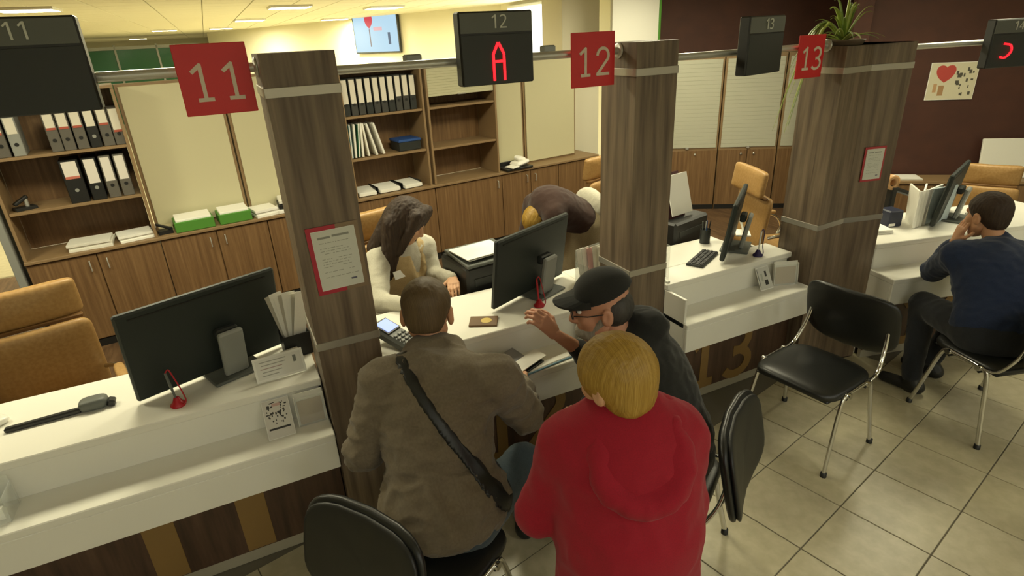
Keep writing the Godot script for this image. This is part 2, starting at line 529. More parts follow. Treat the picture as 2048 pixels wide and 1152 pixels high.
func build_structure() -> void:
	# floor: grout bed, loose tiles laid at a slant to the counters, staff-side laminate
	var fl := struct("floor", mb().box(Vector3(1.0, -0.104, 0.6), Vector3(18.0, 0.2, 6.4)), M.grout)
	var s := 0.3967
	var th := 0.2225
	var bt := Basis(Vector3.UP, th)
	var tm := mb().box(Vector3(0, -0.012, 0), Vector3(s - 0.006, 0.024, s - 0.006), 0.0015).mesh()
	var rest := mb()
	var rg := RandomNumberGenerator.new(); rg.seed = 4
	for i in range(-16, 20):
		for j in range(-26, 26):
			var X := 2.217 + s * (j + 0.5)
			var Z := -1.1888 + s * (i + 0.5)
			var w := bt * Vector3(X, 0, Z)
			if w.z > 3.4 or w.z < -2.3 or w.x < -7.5 or w.x > 8.6: continue
			if w.x > 0.9 and w.x < 6.4 and w.z < -0.3 and w.x > -w.z * 0.3:
				var o := put("floor_tile", tm, M.tiles[rg.randi() % 3], fl)
				o.transform = Transform3D(bt, w)
			else: rest.box(w + Vector3(0, -0.012, 0), Vector3(s - 0.006, 0.024, s - 0.006), 0.0, bt)
	var ro := part("floor_tile_field", rest, M.tiles[0], fl); ro.set_meta("kind", "stuff")
	part("laminate", mb().box(Vector3(1.0, -0.1, -5.3), Vector3(18.0, 0.2, 5.6)), M.laminate, fl)
	part("hall_floor", mb().box(Vector3(1.0, -0.1, -21.0), Vector3(18.0, 0.2, 25.9)), M.tiles[1], fl)
	# ceiling with lay-in panels
	var ce := struct("ceiling", mb().box(Vector3(1.0, 2.93, -15.0), Vector3(18.4, 0.2, 38.0)), M.grid)
	var cm := mb().box(Vector3(0, 0, 0), Vector3(0.588, 0.02, 0.588), 0.004).mesh()
	var cr := mb()
	for i in range(-14, 16):
		for j in range(-55, 6):
			var p := Vector3(i * 0.6 + 0.4, 2.815, j * 0.6)
			if p.x < -7.9 or p.x > 9.8 or p.z < -33: continue
			if p.z < -7.0 and p.z > -13.6 and p.x > -4.0 and p.x < 4.2: put("ceiling_panel", cm, M.ceil, ce).position = p
			else: cr.box(p, Vector3(0.588, 0.02, 0.588))
	part("ceiling_panel_field", cr, M.ceil, ce).set_meta("kind", "stuff")
	# walls
	struct("wall_left", mb().box(Vector3(-8.1, 1.4, -15), Vector3(0.2, 3.0, 38.0)), M.wall_white)
	struct("wall_front", mb().box(Vector3(1.0, 1.4, 3.8), Vector3(18.4, 3.0, 0.2)), M.wall_white)
	struct("wall_far", mb().box(Vector3(1.0, 1.4, -33.9), Vector3(18.4, 3.0, 0.2)), M.wall_white)
	struct("wall_right", mb().box(Vector3(10.1, 1.4, -15), Vector3(0.2, 3.0, 38.0)), M.wall_white)
	wall_run("wall_hall", Vector2(0.2, -24.3), Vector2(5.49, -11.68), 0.2, M.wall_white)
	wall_run("wall_hall_end", Vector2(5.49, -11.68), Vector2(5.35, -6.8), 0.2, M.wall_white)
	wall_run("wall_brown_back", Vector2(5.14, -6.45), Vector2(7.2, -5.11), 0.15, M.wall_brown)
	wall_run("wall_brown_return", Vector2(7.2, -5.11), Vector2(5.95, -4.3), 0.15, M.wall_brown)
	wall_run("wall_brown_side", Vector2(5.95, -4.3), Vector2(9.98, -1.13), 0.15, M.wall_brown)
	struct("wall_column", mb().box(Vector3(4.22, 1.4, -6.95), Vector3(0.54, 2.85, 0.5), 0.005), M.wall_white)

func wall_run(called: String, a: Vector2, b: Vector2, t: float, m: Material) -> void:
	var d := (b - a).normalized()
	var nn := Vector2(d.y, -d.x) * t
	struct(called, mb().prism([a, b, b + nn, a + nn], 0.0, 2.9), m)

func box_pillar(called_label: String, x0: float, x1: float, z0: float, z1: float, h: float, bands: Array) -> void:
	poly_pillar(called_label, [Vector2(x0, z0), Vector2(x1, z0), Vector2(x1, z1), Vector2(x0, z1)], h, bands)
func poly_pillar(label: String, poly: Array, h: float, bands: Array) -> void:
	var c := Vector2.ZERO
	for p in poly: c += p
	c /= poly.size()
	var o := thing("pillar", label, "pillar", Vector3(c.x, 0, c.y))
	var loc := []
	for p in poly: loc.append(p - c)
	part("shaft", mb().prism(loc, 0.0, h), M.pillar, o)
	for y in bands:
		var b := mb()
		for i in loc.size():
			var a: Vector2 = loc[i]
			var e: Vector2 = loc[(i + 1) % loc.size()]
			var d := (e - a).normalized()
			var nn := Vector2(d.y, -d.x)
			if nn.dot((a + e) / 2.0) < 0: nn = -nn
			var m := (a + e) / 2.0 + nn * 0.002
			b.box(Vector3(m.x, y, m.y), Vector3((e - a).length() + 0.006, 0.034, 0.006), 0.001, Basis(Vector3.UP, -d.angle()))
		part("metal_band", b, M.band, o)

func build_pillars() -> void:
	box_pillar("tall wood-grain pillar with framed notice, right of the red 11 sign", 0.16, 0.42, -2.32, -2.64, 2.23, [2.1, 1.08])
	box_pillar("slim wood-grain pillar beside the red 12 sign, behind the man in cap", 1.76, 2.0, -2.32, -2.6, 2.19, [2.06, 1.06])
	poly_pillar("wide angled wood-grain pillar with a green plant on top", [Vector2(3.2, -2.33), Vector2(3.46, -2.35), Vector2(3.74, -2.28), Vector2(3.68, -2.58), Vector2(3.2, -2.6)], 2.1, [1.97, 1.045])

func counter(label: String, at: Vector3, turn: float, w: float, num: String, nx: float, nh: float, tcut := 0.0) -> Node3D:   # local: x along the row, z=0 at the panel, front +z
	var o := thing("service_counter", label, "counter", at, turn)
	if tcut > 0.0: part("worktop", mb().box(Vector3(w / 2, 0.8275, -0.09), Vector3(w, 0.035, 0.22), 0.004).box(Vector3((w - tcut) / 2, 0.8275, -0.355), Vector3(w - tcut, 0.035, 0.31), 0.002), M.white, o)
	elif num == "12": part("worktop", mb().box(Vector3(w / 2, 0.8275, -0.245), Vector3(w, 0.035, 0.53), 0.004).box(Vector3(w + 0.15, 0.8275, -0.32), Vector3(0.3, 0.035, 0.38), 0.002), M.white, o)
	else: bpart("worktop", Vector3(w / 2, 0.8275, -0.245), Vector3(w, 0.035, 0.53), M.white, o, 0.004)
	bpart("riser_panel", Vector3(w / 2, 0.735, -0.01), Vector3(w, 0.15, 0.02), M.white, o, 0.001)
	bpart("ledge", Vector3(w / 2, 0.6425, 0.095), Vector3(w, 0.035, 0.23), M.white, o, 0.004)
	bpart("fascia", Vector3(w / 2, 0.55, 0.198), Vector3(w - 0.002, 0.15, 0.02), M.white, o, 0.003)
	if num == "13": bpart("side_panel", Vector3(0.009, 0.6425, -0.05), Vector3(0.018, 0.333, 0.46), M.white, o, 0.002)
	for x in [0.009, w - 0.009]: bpart("ledge_end", Vector3(x, 0.55, 0.085), Vector3(0.016, 0.15, 0.206), M.white, o, 0.001)
	for x in [0.009, w - 0.009]: bpart("end_panel", Vector3(x, 0.4, -0.2), Vector3(0.018, 0.8, 0.4), M.white, o, 0.002)
	bpart("base_panel", Vector3(w / 2, 0.27, 0.06), Vector3(w, 0.41, 0.03), M.front, o, 0.001)
	bpart("plinth", Vector3(w / 2, 0.035, 0.055), Vector3(w, 0.07, 0.03), M.plinth, o, 0.002)
	bpart("back_panel", Vector3(w / 2, 0.4, -0.42), Vector3(w - 0.04, 0.8, 0.02), M.front, o, 0.001)
	if num == "11":
		for x in [-0.78, -0.41]:
			part("numeral_bar", mb().box(Vector3(w + x, 0.265, 0.077), Vector3(0.125, 0.385, 0.004), 0.001), M.ochre, o)
	elif num:
		for k in 2: stroke_digit(num[k], 0.36, 0.062, 0.004, M.ochre, o, Vector3(nx + (k - 0.5) * 0.3, 0.27, 0.077), "painted_digit")
	return o

func stroke_digit(ch: String, h: float, wd: float, dep: float, m: Material, parent: Node, at: Vector3, called: String) -> void:   # flat digit built from strokes
	var P := []
	if ch == "1": P = [[Vector2(-0.2, 0.3), Vector2(0.06, 0.5), Vector2(0.06, -0.5)], [Vector2(-0.16, -0.47), Vector2(0.28, -0.47)]]
	elif ch == "4": P = [[Vector2(0.12, -0.5), Vector2(0.12, 0.5), Vector2(-0.3, -0.16), Vector2(0.32, -0.16)]]
	elif ch == "2":
		var a := []
		for k in 11: a.append(Vector2(-cos(k / 10.0 * PI * 1.15) * 0.26, 0.22 + sin(k / 10.0 * PI * 1.15) * 0.27))
		P = [a + [Vector2(-0.26, -0.46), Vector2(0.3, -0.46)]]
	else:
		var a := []
		for k in 11: a.append(Vector2(0.0, 0.24) + Vector2(-cos(0.5 + k / 10.0 * (PI * 1.5 - 0.5)) * 0.26, sin(0.5 + k / 10.0 * (PI * 1.5 - 0.5)) * 0.25))
		for k in 11: a.append(Vector2(0.0, -0.25) + Vector2(sin(k / 10.0 * PI * 1.32) * 0.3, cos(k / 10.0 * PI * 1.32) * 0.25))
		P = [a]
	var polys := []
	for st in P:
		var line := PackedVector2Array()
		for p in st: line.append(p * h)
		for pg in Geometry2D.offset_polyline(line, wd / 2, Geometry2D.JOIN_MITER, Geometry2D.END_BUTT):
			if polys:
				var mg := Geometry2D.merge_polygons(polys[0], pg)
				polys = [mg[0]]
			else: polys.append(pg)
	var b := mb()
	for pg in polys:
		var tr := Geometry2D.triangulate_polygon(pg)
		for k in range(0, tr.size(), 3):
			var q := []
			for e in 3: q.append(Vector3(pg[tr[k + e]].x, pg[tr[k + e]].y, dep / 2))
			b.face(q, Vector3(q[0].x, q[0].y, -1))
		for k in pg.size():
			var p0: Vector2 = pg[k]
			var p1: Vector2 = pg[(k + 1) % pg.size()]
			var nn := Vector2((p1 - p0).y, -(p1 - p0).x).normalized()
			if Geometry2D.is_point_in_polygon((p0 + p1) / 2 + nn * 0.0005, pg): nn = -nn
			var mid := (p0 + p1) / 2 - nn * 0.01
			b.face([Vector3(p0.x, p0.y, dep / 2), Vector3(p1.x, p1.y, dep / 2), Vector3(p1.x, p1.y, -dep / 2), Vector3(p0.x, p0.y, -dep / 2)], Vector3(mid.x, mid.y, 0))
	var o := part(called, b, m, parent); o.position = at

func build_counters() -> void:
	counter("white two-level service counter at the left, two ochre bars on its front", Vector3(-1.75, 0, -2.5), 0, 1.905, "11", 0, 0.0)
	counter("white two-level service counter where the man in khaki sits", Vector3(0.425, 0, -2.5), 0, 1.33, "12", 0.72, 0.34)
	counter("white two-level service counter between the capped man and the wide pillar", Vector3(2.16, 0, -2.5), 0, 1.035, "13", 0.42, 0.4, 0.2)
	counter("white two-level service counter where the man in navy sits", Vector3(3.765, 0, -2.3), -14, 1.7, "14", 0.5, 0.36)

func ticket_display(label: String, at: Vector3, turn: float, num: String, glyph: String) -> void:
	var o := thing("number_display", label, "display", at, turn)
	bpart("housing", Vector3(0, 0, 0), Vector3(0.33, 0.28, 0.06), M.black, o, 0.006)
	bpart("number_strip", Vector3(0, 0.097, 0.031), Vector3(0.318, 0.074, 0.004), M.grey, o, 0.001)
	bpart("dark_screen", Vector3(0, -0.042, 0.031), Vector3(0.318, 0.19, 0.004), M.dark, o, 0.001)
	letters(num, 0.05, 0.004, M.pale_digit, o, Vector3(0.01, 0.1, 0.034), "number")
	bpart("clamp", Vector3(0, -0.06, -0.045), Vector3(0.06, 0.05, 0.03), M.black, o, 0.003)
	if glyph == "A":
		var g := mb()
		for s in [-1.0, 1.0]:
			g.box(Vector3(s * 0.024, -0.072, 0.036), Vector3(0.011, 0.105, 0.004), 0.001)
			g.box(Vector3(s * 0.0125, 0.0, 0.036), Vector3(0.011, 0.05, 0.004), 0.001, rotz(s * 28))
		g.box(Vector3(0, -0.05, 0.036), Vector3(0.04, 0.01, 0.004), 0.001)
		part("lit_letter", g, M.led, o)
	elif glyph == "B":
		part("lit_letter", mb().tube(arc([Vector3(-0.07, -0.0, 0.036), Vector3(-0.02, -0.01, 0.036), Vector3(-0.005, -0.045, 0.036), Vector3(-0.04, -0.08, 0.036), Vector3(-0.08, -0.075, 0.036)]), 0.006, 6), M.led, o)

func red_sign(label: String, at: Vector3, num: String, w := 0.235, h := 0.235) -> void:
	var o := thing("counter_sign", label, "sign", at)
	bpart("plate", Vector3.ZERO, Vector3(w, h, 0.008), M.red, o, 0.002)
	for k in num.length(): stroke_digit(num[k], h * 0.5, 0.013, 0.003, M.digit, o, Vector3((k - 0.5) * w * 0.43, -0.01, 0.0055), "digit")
	bpart("clip", Vector3(w / 2 - 0.02, 0.01, -0.012), Vector3(0.03, 0.03, 0.02), M.steel, o, 0.003)

func build_signs() -> void:
	for r in [[-1.7, 0.16, 2.185, "steel rail carrying the red 11 sign, left of the framed-notice pillar"], [0.42, 1.76, 2.155, "steel rail between the two slim pillars carrying display 12"], [2.0, 3.2, 2.105, "steel rail carrying the red 13 sign and dark display 13"]]:
		var o := thing("sign_rail", r[3], "rail", Vector3(r[0], r[2], -2.46))
		var L: float = r[1] - r[0]
		part("tube", mb().tube([Vector3.ZERO, Vector3(L, 0, 0)], 0.017, 12), M.steel, o)
		for x in [0.006, L - 0.006]: part("flange", mb().lathe([Vector2(0.0, -0.006), Vector2(0.034, -0.006), Vector2(0.036, 0.0), Vector2(0.026, 0.006), Vector2(0.0, 0.006)], 16, Vector3(x, 0, 0), rotz(90)), M.steel, o)
	red_sign("square red sign reading 11 left of the framed-notice pillar", Vector3(0.015, 2.155, -2.425), "11")
	red_sign("square red sign reading 12 above the bending blonde woman", Vector3(1.592, 2.125, -2.425), "12")
	red_sign("square red sign reading 13 in front of the hanging plant", Vector3(3.03, 2.055, -2.425), "13", 0.205, 0.225)
	ticket_display("black hanging display 11 at the left edge", Vector3(-0.5, 2.23, -2.39), 0, "11", "")
	ticket_display("black hanging display 12 with a glowing red letter", Vector3(1.085, 2.2, -2.39), 0, "12", "A")
	ticket_display("dark unlit hanging display 13", Vector3(2.6, 2.135, -2.39), 12, "13", "")
	var t := thing("sign_rail", "steel rail at the far right carrying display 14", "rail", Vector3(3.72, 2.06, -2.45), -14)
	part("tube", mb().tube([Vector3.ZERO, Vector3(2.2, 0, 0)], 0.017, 12), M.steel, t)
	ticket_display("dark hanging display 14 with part of a red glyph", Vector3(4.5, 2.05, -2.19), -14, "14", "B")
var CO := Vector3(-0.68, 0, -5.55)
const CT := 7.43
func cab(s: float, y: float, d: float) -> Vector3: return CO + roty(CT) * Vector3(s, y, d)

func base_cabinet(label: String, s0: float, s1: float, doors: Array) -> void:
	var w := s1 - s0
	var o := thing("base_cabinet", label, "cabinet", cab(s0, 0, 0), CT, "low cabinets along the back")
	bpart("carcass", Vector3(w / 2, 0.4, -0.27), Vector3(w - 0.004, 0.8, 0.5), M.oak, o, 0.002)
	bpart("plinth", Vector3(w / 2, 0.03, -0.012), Vector3(w - 0.01, 0.06, 0.02), M.black, o, 0.0)
	var x := 0.0
	for q in doors.size():
		var dw: float = doors[q]
		var d := bpart("door", Vector3(x + dw / 2, 0.43, -0.009), Vector3(dw - 0.008, 0.72, 0.018), M.oak, o, 0.003)
		var hx: float = x + (dw - 0.06 if q % 2 == 0 else 0.06)
		part("handle", mb().tube([Vector3(hx, 0.66, 0.0), Vector3(hx, 0.66, 0.022), Vector3(hx, 0.74, 0.022), Vector3(hx, 0.74, 0.0)], 0.005, 6), M.steel, d)
		x += dw

func shelf_unit(label: String, s0: float, s1: float, shelves: Array, shut := 0.0) -> void:
	var w := s1 - s0
	var o := thing("shelf_unit", label, "shelf", cab(s0, 0.825, 0), CT)
	for x in [0.012, w - 0.012]: bpart("side", Vector3(x, 0.605, -0.21), Vector3(0.022, 1.21, 0.4), M.oak_edge, o, 0.002)
	bpart("back", Vector3(w / 2, 0.605, -0.4), Vector3(w - 0.05, 1.2, 0.016), M.oak, o, 0.0)
	bpart("top", Vector3(w / 2, 1.21, -0.21), Vector3(w, 0.022, 0.42), M.oak_edge, o, 0.002)
	for y in shelves: bpart("shelf", Vector3(w / 2, y - 0.825 - 0.011, -0.205), Vector3(w - 0.05, 0.022, 0.37), M.oak_edge, o, 0.002)
	if shut > 0.0:
		var q := 0
		while q * 0.026 < shut:
			bpart("slat", Vector3(w / 2, 1.185 - q * 0.026, -0.03), Vector3(w - 0.05, 0.0255, 0.012), M.shutter, o, 0.0015)
			q += 1
		bpart("shutter_handle", Vector3(w / 2, 1.19 - shut, -0.02), Vector3(0.1, 0.014, 0.03), M.steel, o, 0.004)

func shutter_unit(label: String, s0: float, s1: float, m: Material, back := 0.28, slats := false) -> void:
	var w := s1 - s0
	var o := thing("shutter_cabinet", label, "cabinet", cab(s0, 0.825, 0), CT)
	bpart("carcass", Vector3(w / 2, 0.605, -back / 2 - 0.22), Vector3(w - 0.004, 1.21, 0.44 - back), M.oak_edge, o, 0.002)
	bpart("front_panel", Vector3(w / 2, 0.605, -back + 0.008), Vector3(w - 0.05, 1.17, 0.012), m, o, 0.003)

func lever_binder(label: String, s: float, y: float, w: float, h: float, m: Material, tag: Color, stripe := "", grp := "ring binders on the left shelf unit", tagh := 0.42) -> void:
	var o := thing("ring_binder", label, "binder", cab(s, y, -0.05), CT, grp)
	bpart("cover", Vector3(0, h / 2, -0.13), Vector3(w - 0.006, h, 0.26), m, o, 0.004)
	bpart("spine_label", Vector3(0, h * (0.97 - tagh / 2), 0.001), Vector3(w * 0.72, h * tagh, 0.003), mat(tag, 0.7), o, 0.0)
	if stripe: bpart("label_stripe", Vector3(0, h * (1.0 - tagh), 0.0025), Vector3(w * 0.72, h * 0.06, 0.002), hexm(stripe, 0.7), o, 0.0)
	part("finger_hole", mb().tube([Vector3(0, h * 0.3, -0.001), Vector3(0, h * 0.3, 0.0025)], minf(w * 0.2, 0.014), 10), M.black if m != M.black else M.light_grey, o)

func paper_stack(called: String, label: String, cat: String, at: Vector3, turn: float, sz: Vector3, m: Material, tilt := 0.0) -> Node3D:
	var o := thing(called, label, cat, at, turn)
	var k := 3
	for q in k: bpart("sheet_bundle", Vector3(sin(q * 2.3) * 0.006, sz.y * (q + 0.5) / k, cos(q * 3.1) * 0.005), Vector3(sz.x, sz.y / k, sz.z), m, o, 0.001, roty(sin(q * 5.0) * 3.0) * rotx(tilt))
	return o

func build_cabinets() -> void:
	base_cabinet("low wood cabinet behind the left tan office chair", -0.92, 0.0, [0.46, 0.46])
	base_cabinet("low wood cabinet under the green boxes", 0.0, 0.87, [0.435, 0.435])
	base_cabinet("low wood cabinet half hidden by the framed-notice pillar", 0.87, 1.73, [0.43, 0.43])
	base_cabinet("low wood cabinet behind the long-haired clerk", 1.73, 2.59, [0.43, 0.43])
	base_cabinet("low wood cabinet with one wide door under the empty shelves", 2.59, 3.43, [0.84])
	base_cabinet("low wood cabinet under the black tray", 3.43, 4.24, [0.4, 0.41])
	base_cabinet("low wood cabinet at the end next to the slim pillar", 4.24, 4.86, [0.62])
	var wt := thing("cabinet_worktop", "long wooden worktop over the back row of low cabinets", "worktop", cab(-0.92, 0.8, 0), CT)
	bpart("board", Vector3(2.89, 0.0125, -0.25), Vector3(5.78, 0.025, 0.54), M.oak_edge, wt, 0.003)
	shelf_unit("open shelf unit with black and marbled binders at the left", -0.92, -0.005, [1.6, 1.2])
	shutter_unit("cream shutter cabinet behind the red 11 sign", 0.0, 0.775, M.cream)
	shutter_unit("cream shutter cabinet left of the framed-notice pillar", 0.785, 1.715, M.cream)
	shelf_unit("open shelf unit with a row of white-labelled binders", 1.73, 2.57, [1.61, 1.21])
	shelf_unit("shelf unit with a half-raised shutter and empty shelves", 2.6, 3.42, [1.61, 1.2], 0.3)
	shutter_unit("narrow cream cabinet below display 12", 3.45, 3.885, M.cream, 0.2)
	shutter_unit("cream cabinet left of the red 12 sign", 3.895, 4.66, M.cream, 0.2)
	# side post at the left end
	var sp := thing("cabinet_end_panel", "grey end panel beside the left shelf unit", "panel", cab(-0.97, 0, -0.25), CT)
	bpart("board", Vector3(0, 1.0, 0.03), Vector3(0.05, 2.0, 0.5), M.light_grey, sp, 0.003)
	# binders on the left unit, top shelf
	var lab := Color("#d8d2c2")
	var i := 0
	for b in [[-0.88, 0], [-0.79, 1], [-0.7, 0], [-0.47, 1], [-0.39, 1], [-0.305, 1], [-0.22, 2], [-0.135, 1], [-0.055, 1]]:
		lever_binder(["first", "second", "third", "fourth", "fifth", "sixth", "seventh", "eighth", "ninth"][i] + " binder from the left on the left unit's upper shelf", b[0], 1.6, 0.08, 0.28, [M.light_grey, M.binder_marble, M.black][b[1]], lab, "#a8523f" if b[1] == 1 else "", "binders on the left unit's upper shelf", 0.4 if i != 8 else 0.62)
		i += 1
	i = 0
	for b in [[-0.44, 0.13, M.black], [-0.31, 0.1, M.black], [-0.205, 0.085, M.binder_marble], [-0.11, 0.085, M.binder_marble]]:
		lever_binder(["wide black binder with a short label on the left unit", "black binder with a tall white label on the left unit", "marbled binder with a tall white label, third on the lower shelf", "marbled binder at the right end of the left unit's lower shelf"][i], b[0], 1.2, b[1], 0.33, b[2], Color("#ded8cf"), "#c0705f" if i == 0 else "", "binders on the left unit's lower shelf", 0.4 if i == 0 else 0.56)
		i += 1
	for q in 10:
		lever_binder("white-labelled binder number %s from the left on the middle unit's top shelf" % ["one", "two", "three", "four", "five", "six", "seven", "eight", "nine", "ten"][q], 1.79 + q * 0.076, 1.61, 0.07, 0.335 if q != 9 else 0.33, M.binder if q % 3 else M.dark, Color("#e2dccd"), "", "binders on the middle unit's top shelf", 0.64 if q < 7 else 0.56)
	i = 0
	for f in [[1.775, 2, "#3f7f86", "teal"], [1.81, 4, "#d9d6c6", "pale grey"], [1.845, 6, "#2f6b4a", "dark green"], [1.885, 3, "#ece7d6", "cream"], [1.925, -5, "#c9c4b0", "beige"], [2.01, -13, "#dedccf", "white leaning"], [2.085, -14, "#e6e4da", "outer white leaning"]]:
		var o := thing("file_folder", "%s thin folder on the middle unit's second shelf" % f[2 + 1], "folder", cab(f[0], 1.212, -0.06), CT, "thin folders on the middle shelf")
		bpart("cover", Vector3(0, 0.16, -0.11), Vector3(0.022, 0.31, 0.22), hexm(f[2], 0.6), o, 0.003)
		bpart("sheets", Vector3(0.0, 0.165, -0.105), Vector3(0.012, 0.316, 0.215), M.paper, o, 0.0)
		o.rotate_object_local(Vector3.BACK, deg_to_rad(-f[1] if f[1] > 0 else -f[1]))
		if f[1] < 0: o.position += roty(CT) * Vector3(0.02, 0.0, 0)
		i += 1
	var bb := thing("storage_box", "flat blue box on the middle unit's second shelf", "box", cab(2.39, 1.211, -0.18), CT)
	bpart("tray", Vector3(0, 0.045, 0), Vector3(0.24, 0.09, 0.24), M.dark, bb, 0.006)
	bpart("lid", Vector3(0, 0.1, 0), Vector3(0.25, 0.025, 0.25), M.blue, bb, 0.006)
	i = 0
	for p in [[1.88, 0.2], [2.11, 0.24], [2.36, 0.22]]:
		var o := thing("letter_tray", ["black letter tray of papers at the left of the middle unit's bottom shelf", "black letter tray with papers in the middle of the bottom shelf", "black letter tray with papers at the right of the bottom shelf"][i], "tray", cab(p[0], 0.826, -0.2), CT + 4 * i - 4, "letter trays on the middle unit")
		bpart("tray_base", Vector3(0, 0.006, 0), Vector3(p[1], 0.012, 0.3), M.black, o, 0.002)
		for s in [-1, 1]: bpart("tray_wall", Vector3(s * (p[1] / 2 - 0.004), 0.03, -0.02), Vector3(0.008, 0.06, 0.26), M.black, o, 0.002)
		bpart("papers", Vector3(0.0, 0.03, 0.02), Vector3(p[1] - 0.02, 0.034, 0.27), M.paper, o, 0.002, rotx(3))
		i += 1
	# left unit, bottom and small items
	paper_stack("paper_stack", "grey stack of papers on the left unit's bottom shelf", "papers", cab(-0.47, 0.826, -0.13), CT - 4, Vector3(0.3, 0.06, 0.22), M.white_matt)
	paper_stack("magazine_stack", "second stack of papers near the right end of the left unit", "papers", cab(-0.16, 0.826, -0.14), CT + 6, Vector3(0.25, 0.055, 0.22), M.paper)
	var hp := thing("hole_punch", "small black hole punch on the left unit", "hole punch", cab(-0.8, 1.2, -0.12), CT + 20)
	bpart("punch_base", Vector3(0, 0.012, 0), Vector3(0.14, 0.024, 0.1), M.black, hp, 0.004)
	bpart("lever", Vector3(-0.01, 0.07, -0.01), Vector3(0.11, 0.022, 0.05), M.black, hp, 0.006, rotz(28))
	part("spring", mb().tube([Vector3(0.02, 0.02, 0), Vector3(0.02, 0.085, 0)], 0.014, 10), M.steel, hp)
	i = 0
	for g in [[0.29, 0.31], [0.62, 0.27]]:
		var o := thing("archive_box", ["green box with white lid, left of the pair on the worktop", "green box with white lid, right of the pair on the worktop"][i], "box", cab(g[0], 0.826, -0.12), CT, "green boxes on the worktop")
		bpart("tray", Vector3(0, 0.045, 0), Vector3(g[1], 0.09, 0.23), M.green, o, 0.005)
		bpart("paper_block", Vector3(0, 0.098, 0), Vector3(g[1] - 0.03, 0.03, 0.2), M.paper, o, 0.004, rotx(4))
		i += 1
	paper_stack("paper_stack", "white paper ream right of the green boxes", "papers", cab(0.88, 0.826, -0.12), CT + 8, Vector3(0.2, 0.07, 0.22), M.paper)
	var kb := thing("flat_binder", "flat black and white binders stacked by the framed-notice pillar", "binder", cab(1.13, 0.826, -0.1), CT - 8)
	for q in 3: bpart("lying_binder", Vector3(0.01 * q, 0.02 + 0.042 * q, -0.01 * q), Vector3(0.26, 0.036, 0.24), [M.paper, M.black, M.white_matt][q], kb, 0.005)
	var sta := thing("tape_dispenser", "small black dispenser left of the green boxes", "dispenser", cab(0.065, 0.826, -0.09), CT + 5)
	part("dispenser_body", mb().prism([Vector2(-0.06, 0.035), Vector2(0.05, 0.035), Vector2(0.05, -0.035), Vector2(-0.06, -0.035)], 0.0, 0.03), M.black, sta)
	bpart("cutter_arm", Vector3(-0.005, 0.06, 0), Vector3(0.13, 0.02, 0.04), M.black, sta, 0.005, rotz(-28))
	paper_stack("notepad_stack", "small cream pad beside the black dispenser", "papers", cab(0.075, 0.826, -0.21), CT, Vector3(0.1, 0.04, 0.1), hexm("#c9bf9a", 0.7))
	var bt := thing("document_tray", "black document tray below the narrow cream cabinet", "tray", cab(3.66, 0.826, -0.07), CT)
	bpart("tray_base", Vector3(0, 0.012, 0), Vector3(0.36, 0.024, 0.22), M.black, bt, 0.004)
	bpart("tray_lip", Vector3(0, 0.04, -0.1), Vector3(0.36, 0.06, 0.02), M.black, bt, 0.004)
	var cp := thing("crumpled_paper", "white folded papers heaped in the black tray", "papers", cab(3.7, 0.851, -0.06), CT + 10)
	part("heap", mb().box(Vector3(0.02, 0.035, 0), Vector3(0.2, 0.05, 0.16), 0.02, rotz(8)).box(Vector3(0.04, 0.075, -0.01), Vector3(0.13, 0.05, 0.11), 0.02, rotz(-14) * rotx(10)).box(Vector3(-0.13, 0.012, 0.03), Vector3(0.1, 0.012, 0.14), 0.002, rotz(3)), M.paper, cp)
	i = 0
	for q in [[2.6, 0.17], [4.3, 0.16]]:
		var o := thing("junction_box", ["small dark box on top of the middle shelf unit", "small dark box on top of the cabinet left of sign 12"][i], "box", cab(q[0], 2.047, -0.25), CT)
		bpart("casing", Vector3(0, 0.03, 0), Vector3(q[1], 0.06, 0.1), M.grey, o, 0.006)
		bpart("cover", Vector3(0, 0.063, 0), Vector3(q[1] - 0.02, 0.008, 0.085), M.dark, o, 0.003)
		i += 1
	# right-hand run in front of the brown wall
	var o2 := Vector3(5.25, 0, -5.88)
	var labs := ["grey shuttered cabinet right of the slim pillar", "grey shuttered cabinet below display 13", "grey cabinet strip behind the hanging plant leaves"]
	i = 0
	for q in [[-0.34, 0.42], [0.43, 1.14], [1.15, 1.6]]:
		var w: float = q[1] - q[0]
		var o := thing("tall_cabinet", labs[i], "cabinet", o2 + roty(-33) * Vector3(q[0], 0, 0), -33, "tall cabinets by the brown wall")
		bpart("carcass", Vector3(w / 2, 0.95, -0.21), Vector3(w - 0.004, 1.9, 0.38), M.oak_edge, o, 0.002)
		var dn := 1 if i == 0 else 2
		for d in dn:
			var dd := bpart("door", Vector3(w * (d + 0.5) / dn, 0.405, -0.01), Vector3(w / dn - 0.01, 0.73, 0.018), M.oak, o, 0.003)
			part("knob", mb().lathe([Vector2(0, 0), Vector2(0.012, 0.002), Vector2(0.014, 0.012), Vector2(0, 0.018)], 10, Vector3(w * (d + 0.5) / dn + (0.1 if d == 0 else -0.1), 0.72, 0.0), rotx(90)), M.steel, dd)
		bpart("plinth", Vector3(w / 2, 0.03, -0.005), Vector3(w - 0.01, 0.06, 0.02), M.black, o, 0.0)
		for k in 22: bpart("slat", Vector3(w / 2, 0.825 + k * 0.048, -0.012), Vector3(w - 0.05, 0.0475, 0.012), M.shutter_grey, o, 0.0015)
		bpart("shutter_lock", Vector3(w / 2, 0.8, 0.0), Vector3(0.04, 0.03, 0.016), M.steel, o, 0.004)
		i += 1
	# low sideboard and board against the brown side wall
	var d := Vector2(9.98 - 5.95, -1.13 + 4.3).normalized()
	var ang := rad_to_deg(-d.angle())
	var sb := thing("sideboard", "low wood sideboard along the brown wall at the right", "sideboard", Vector3(6.2, 0, -4.06), ang)
	bpart("carcass", Vector3(1.2, 0.31, 0.13), Vector3(2.4, 0.62, 0.26), M.oak, sb, 0.003)
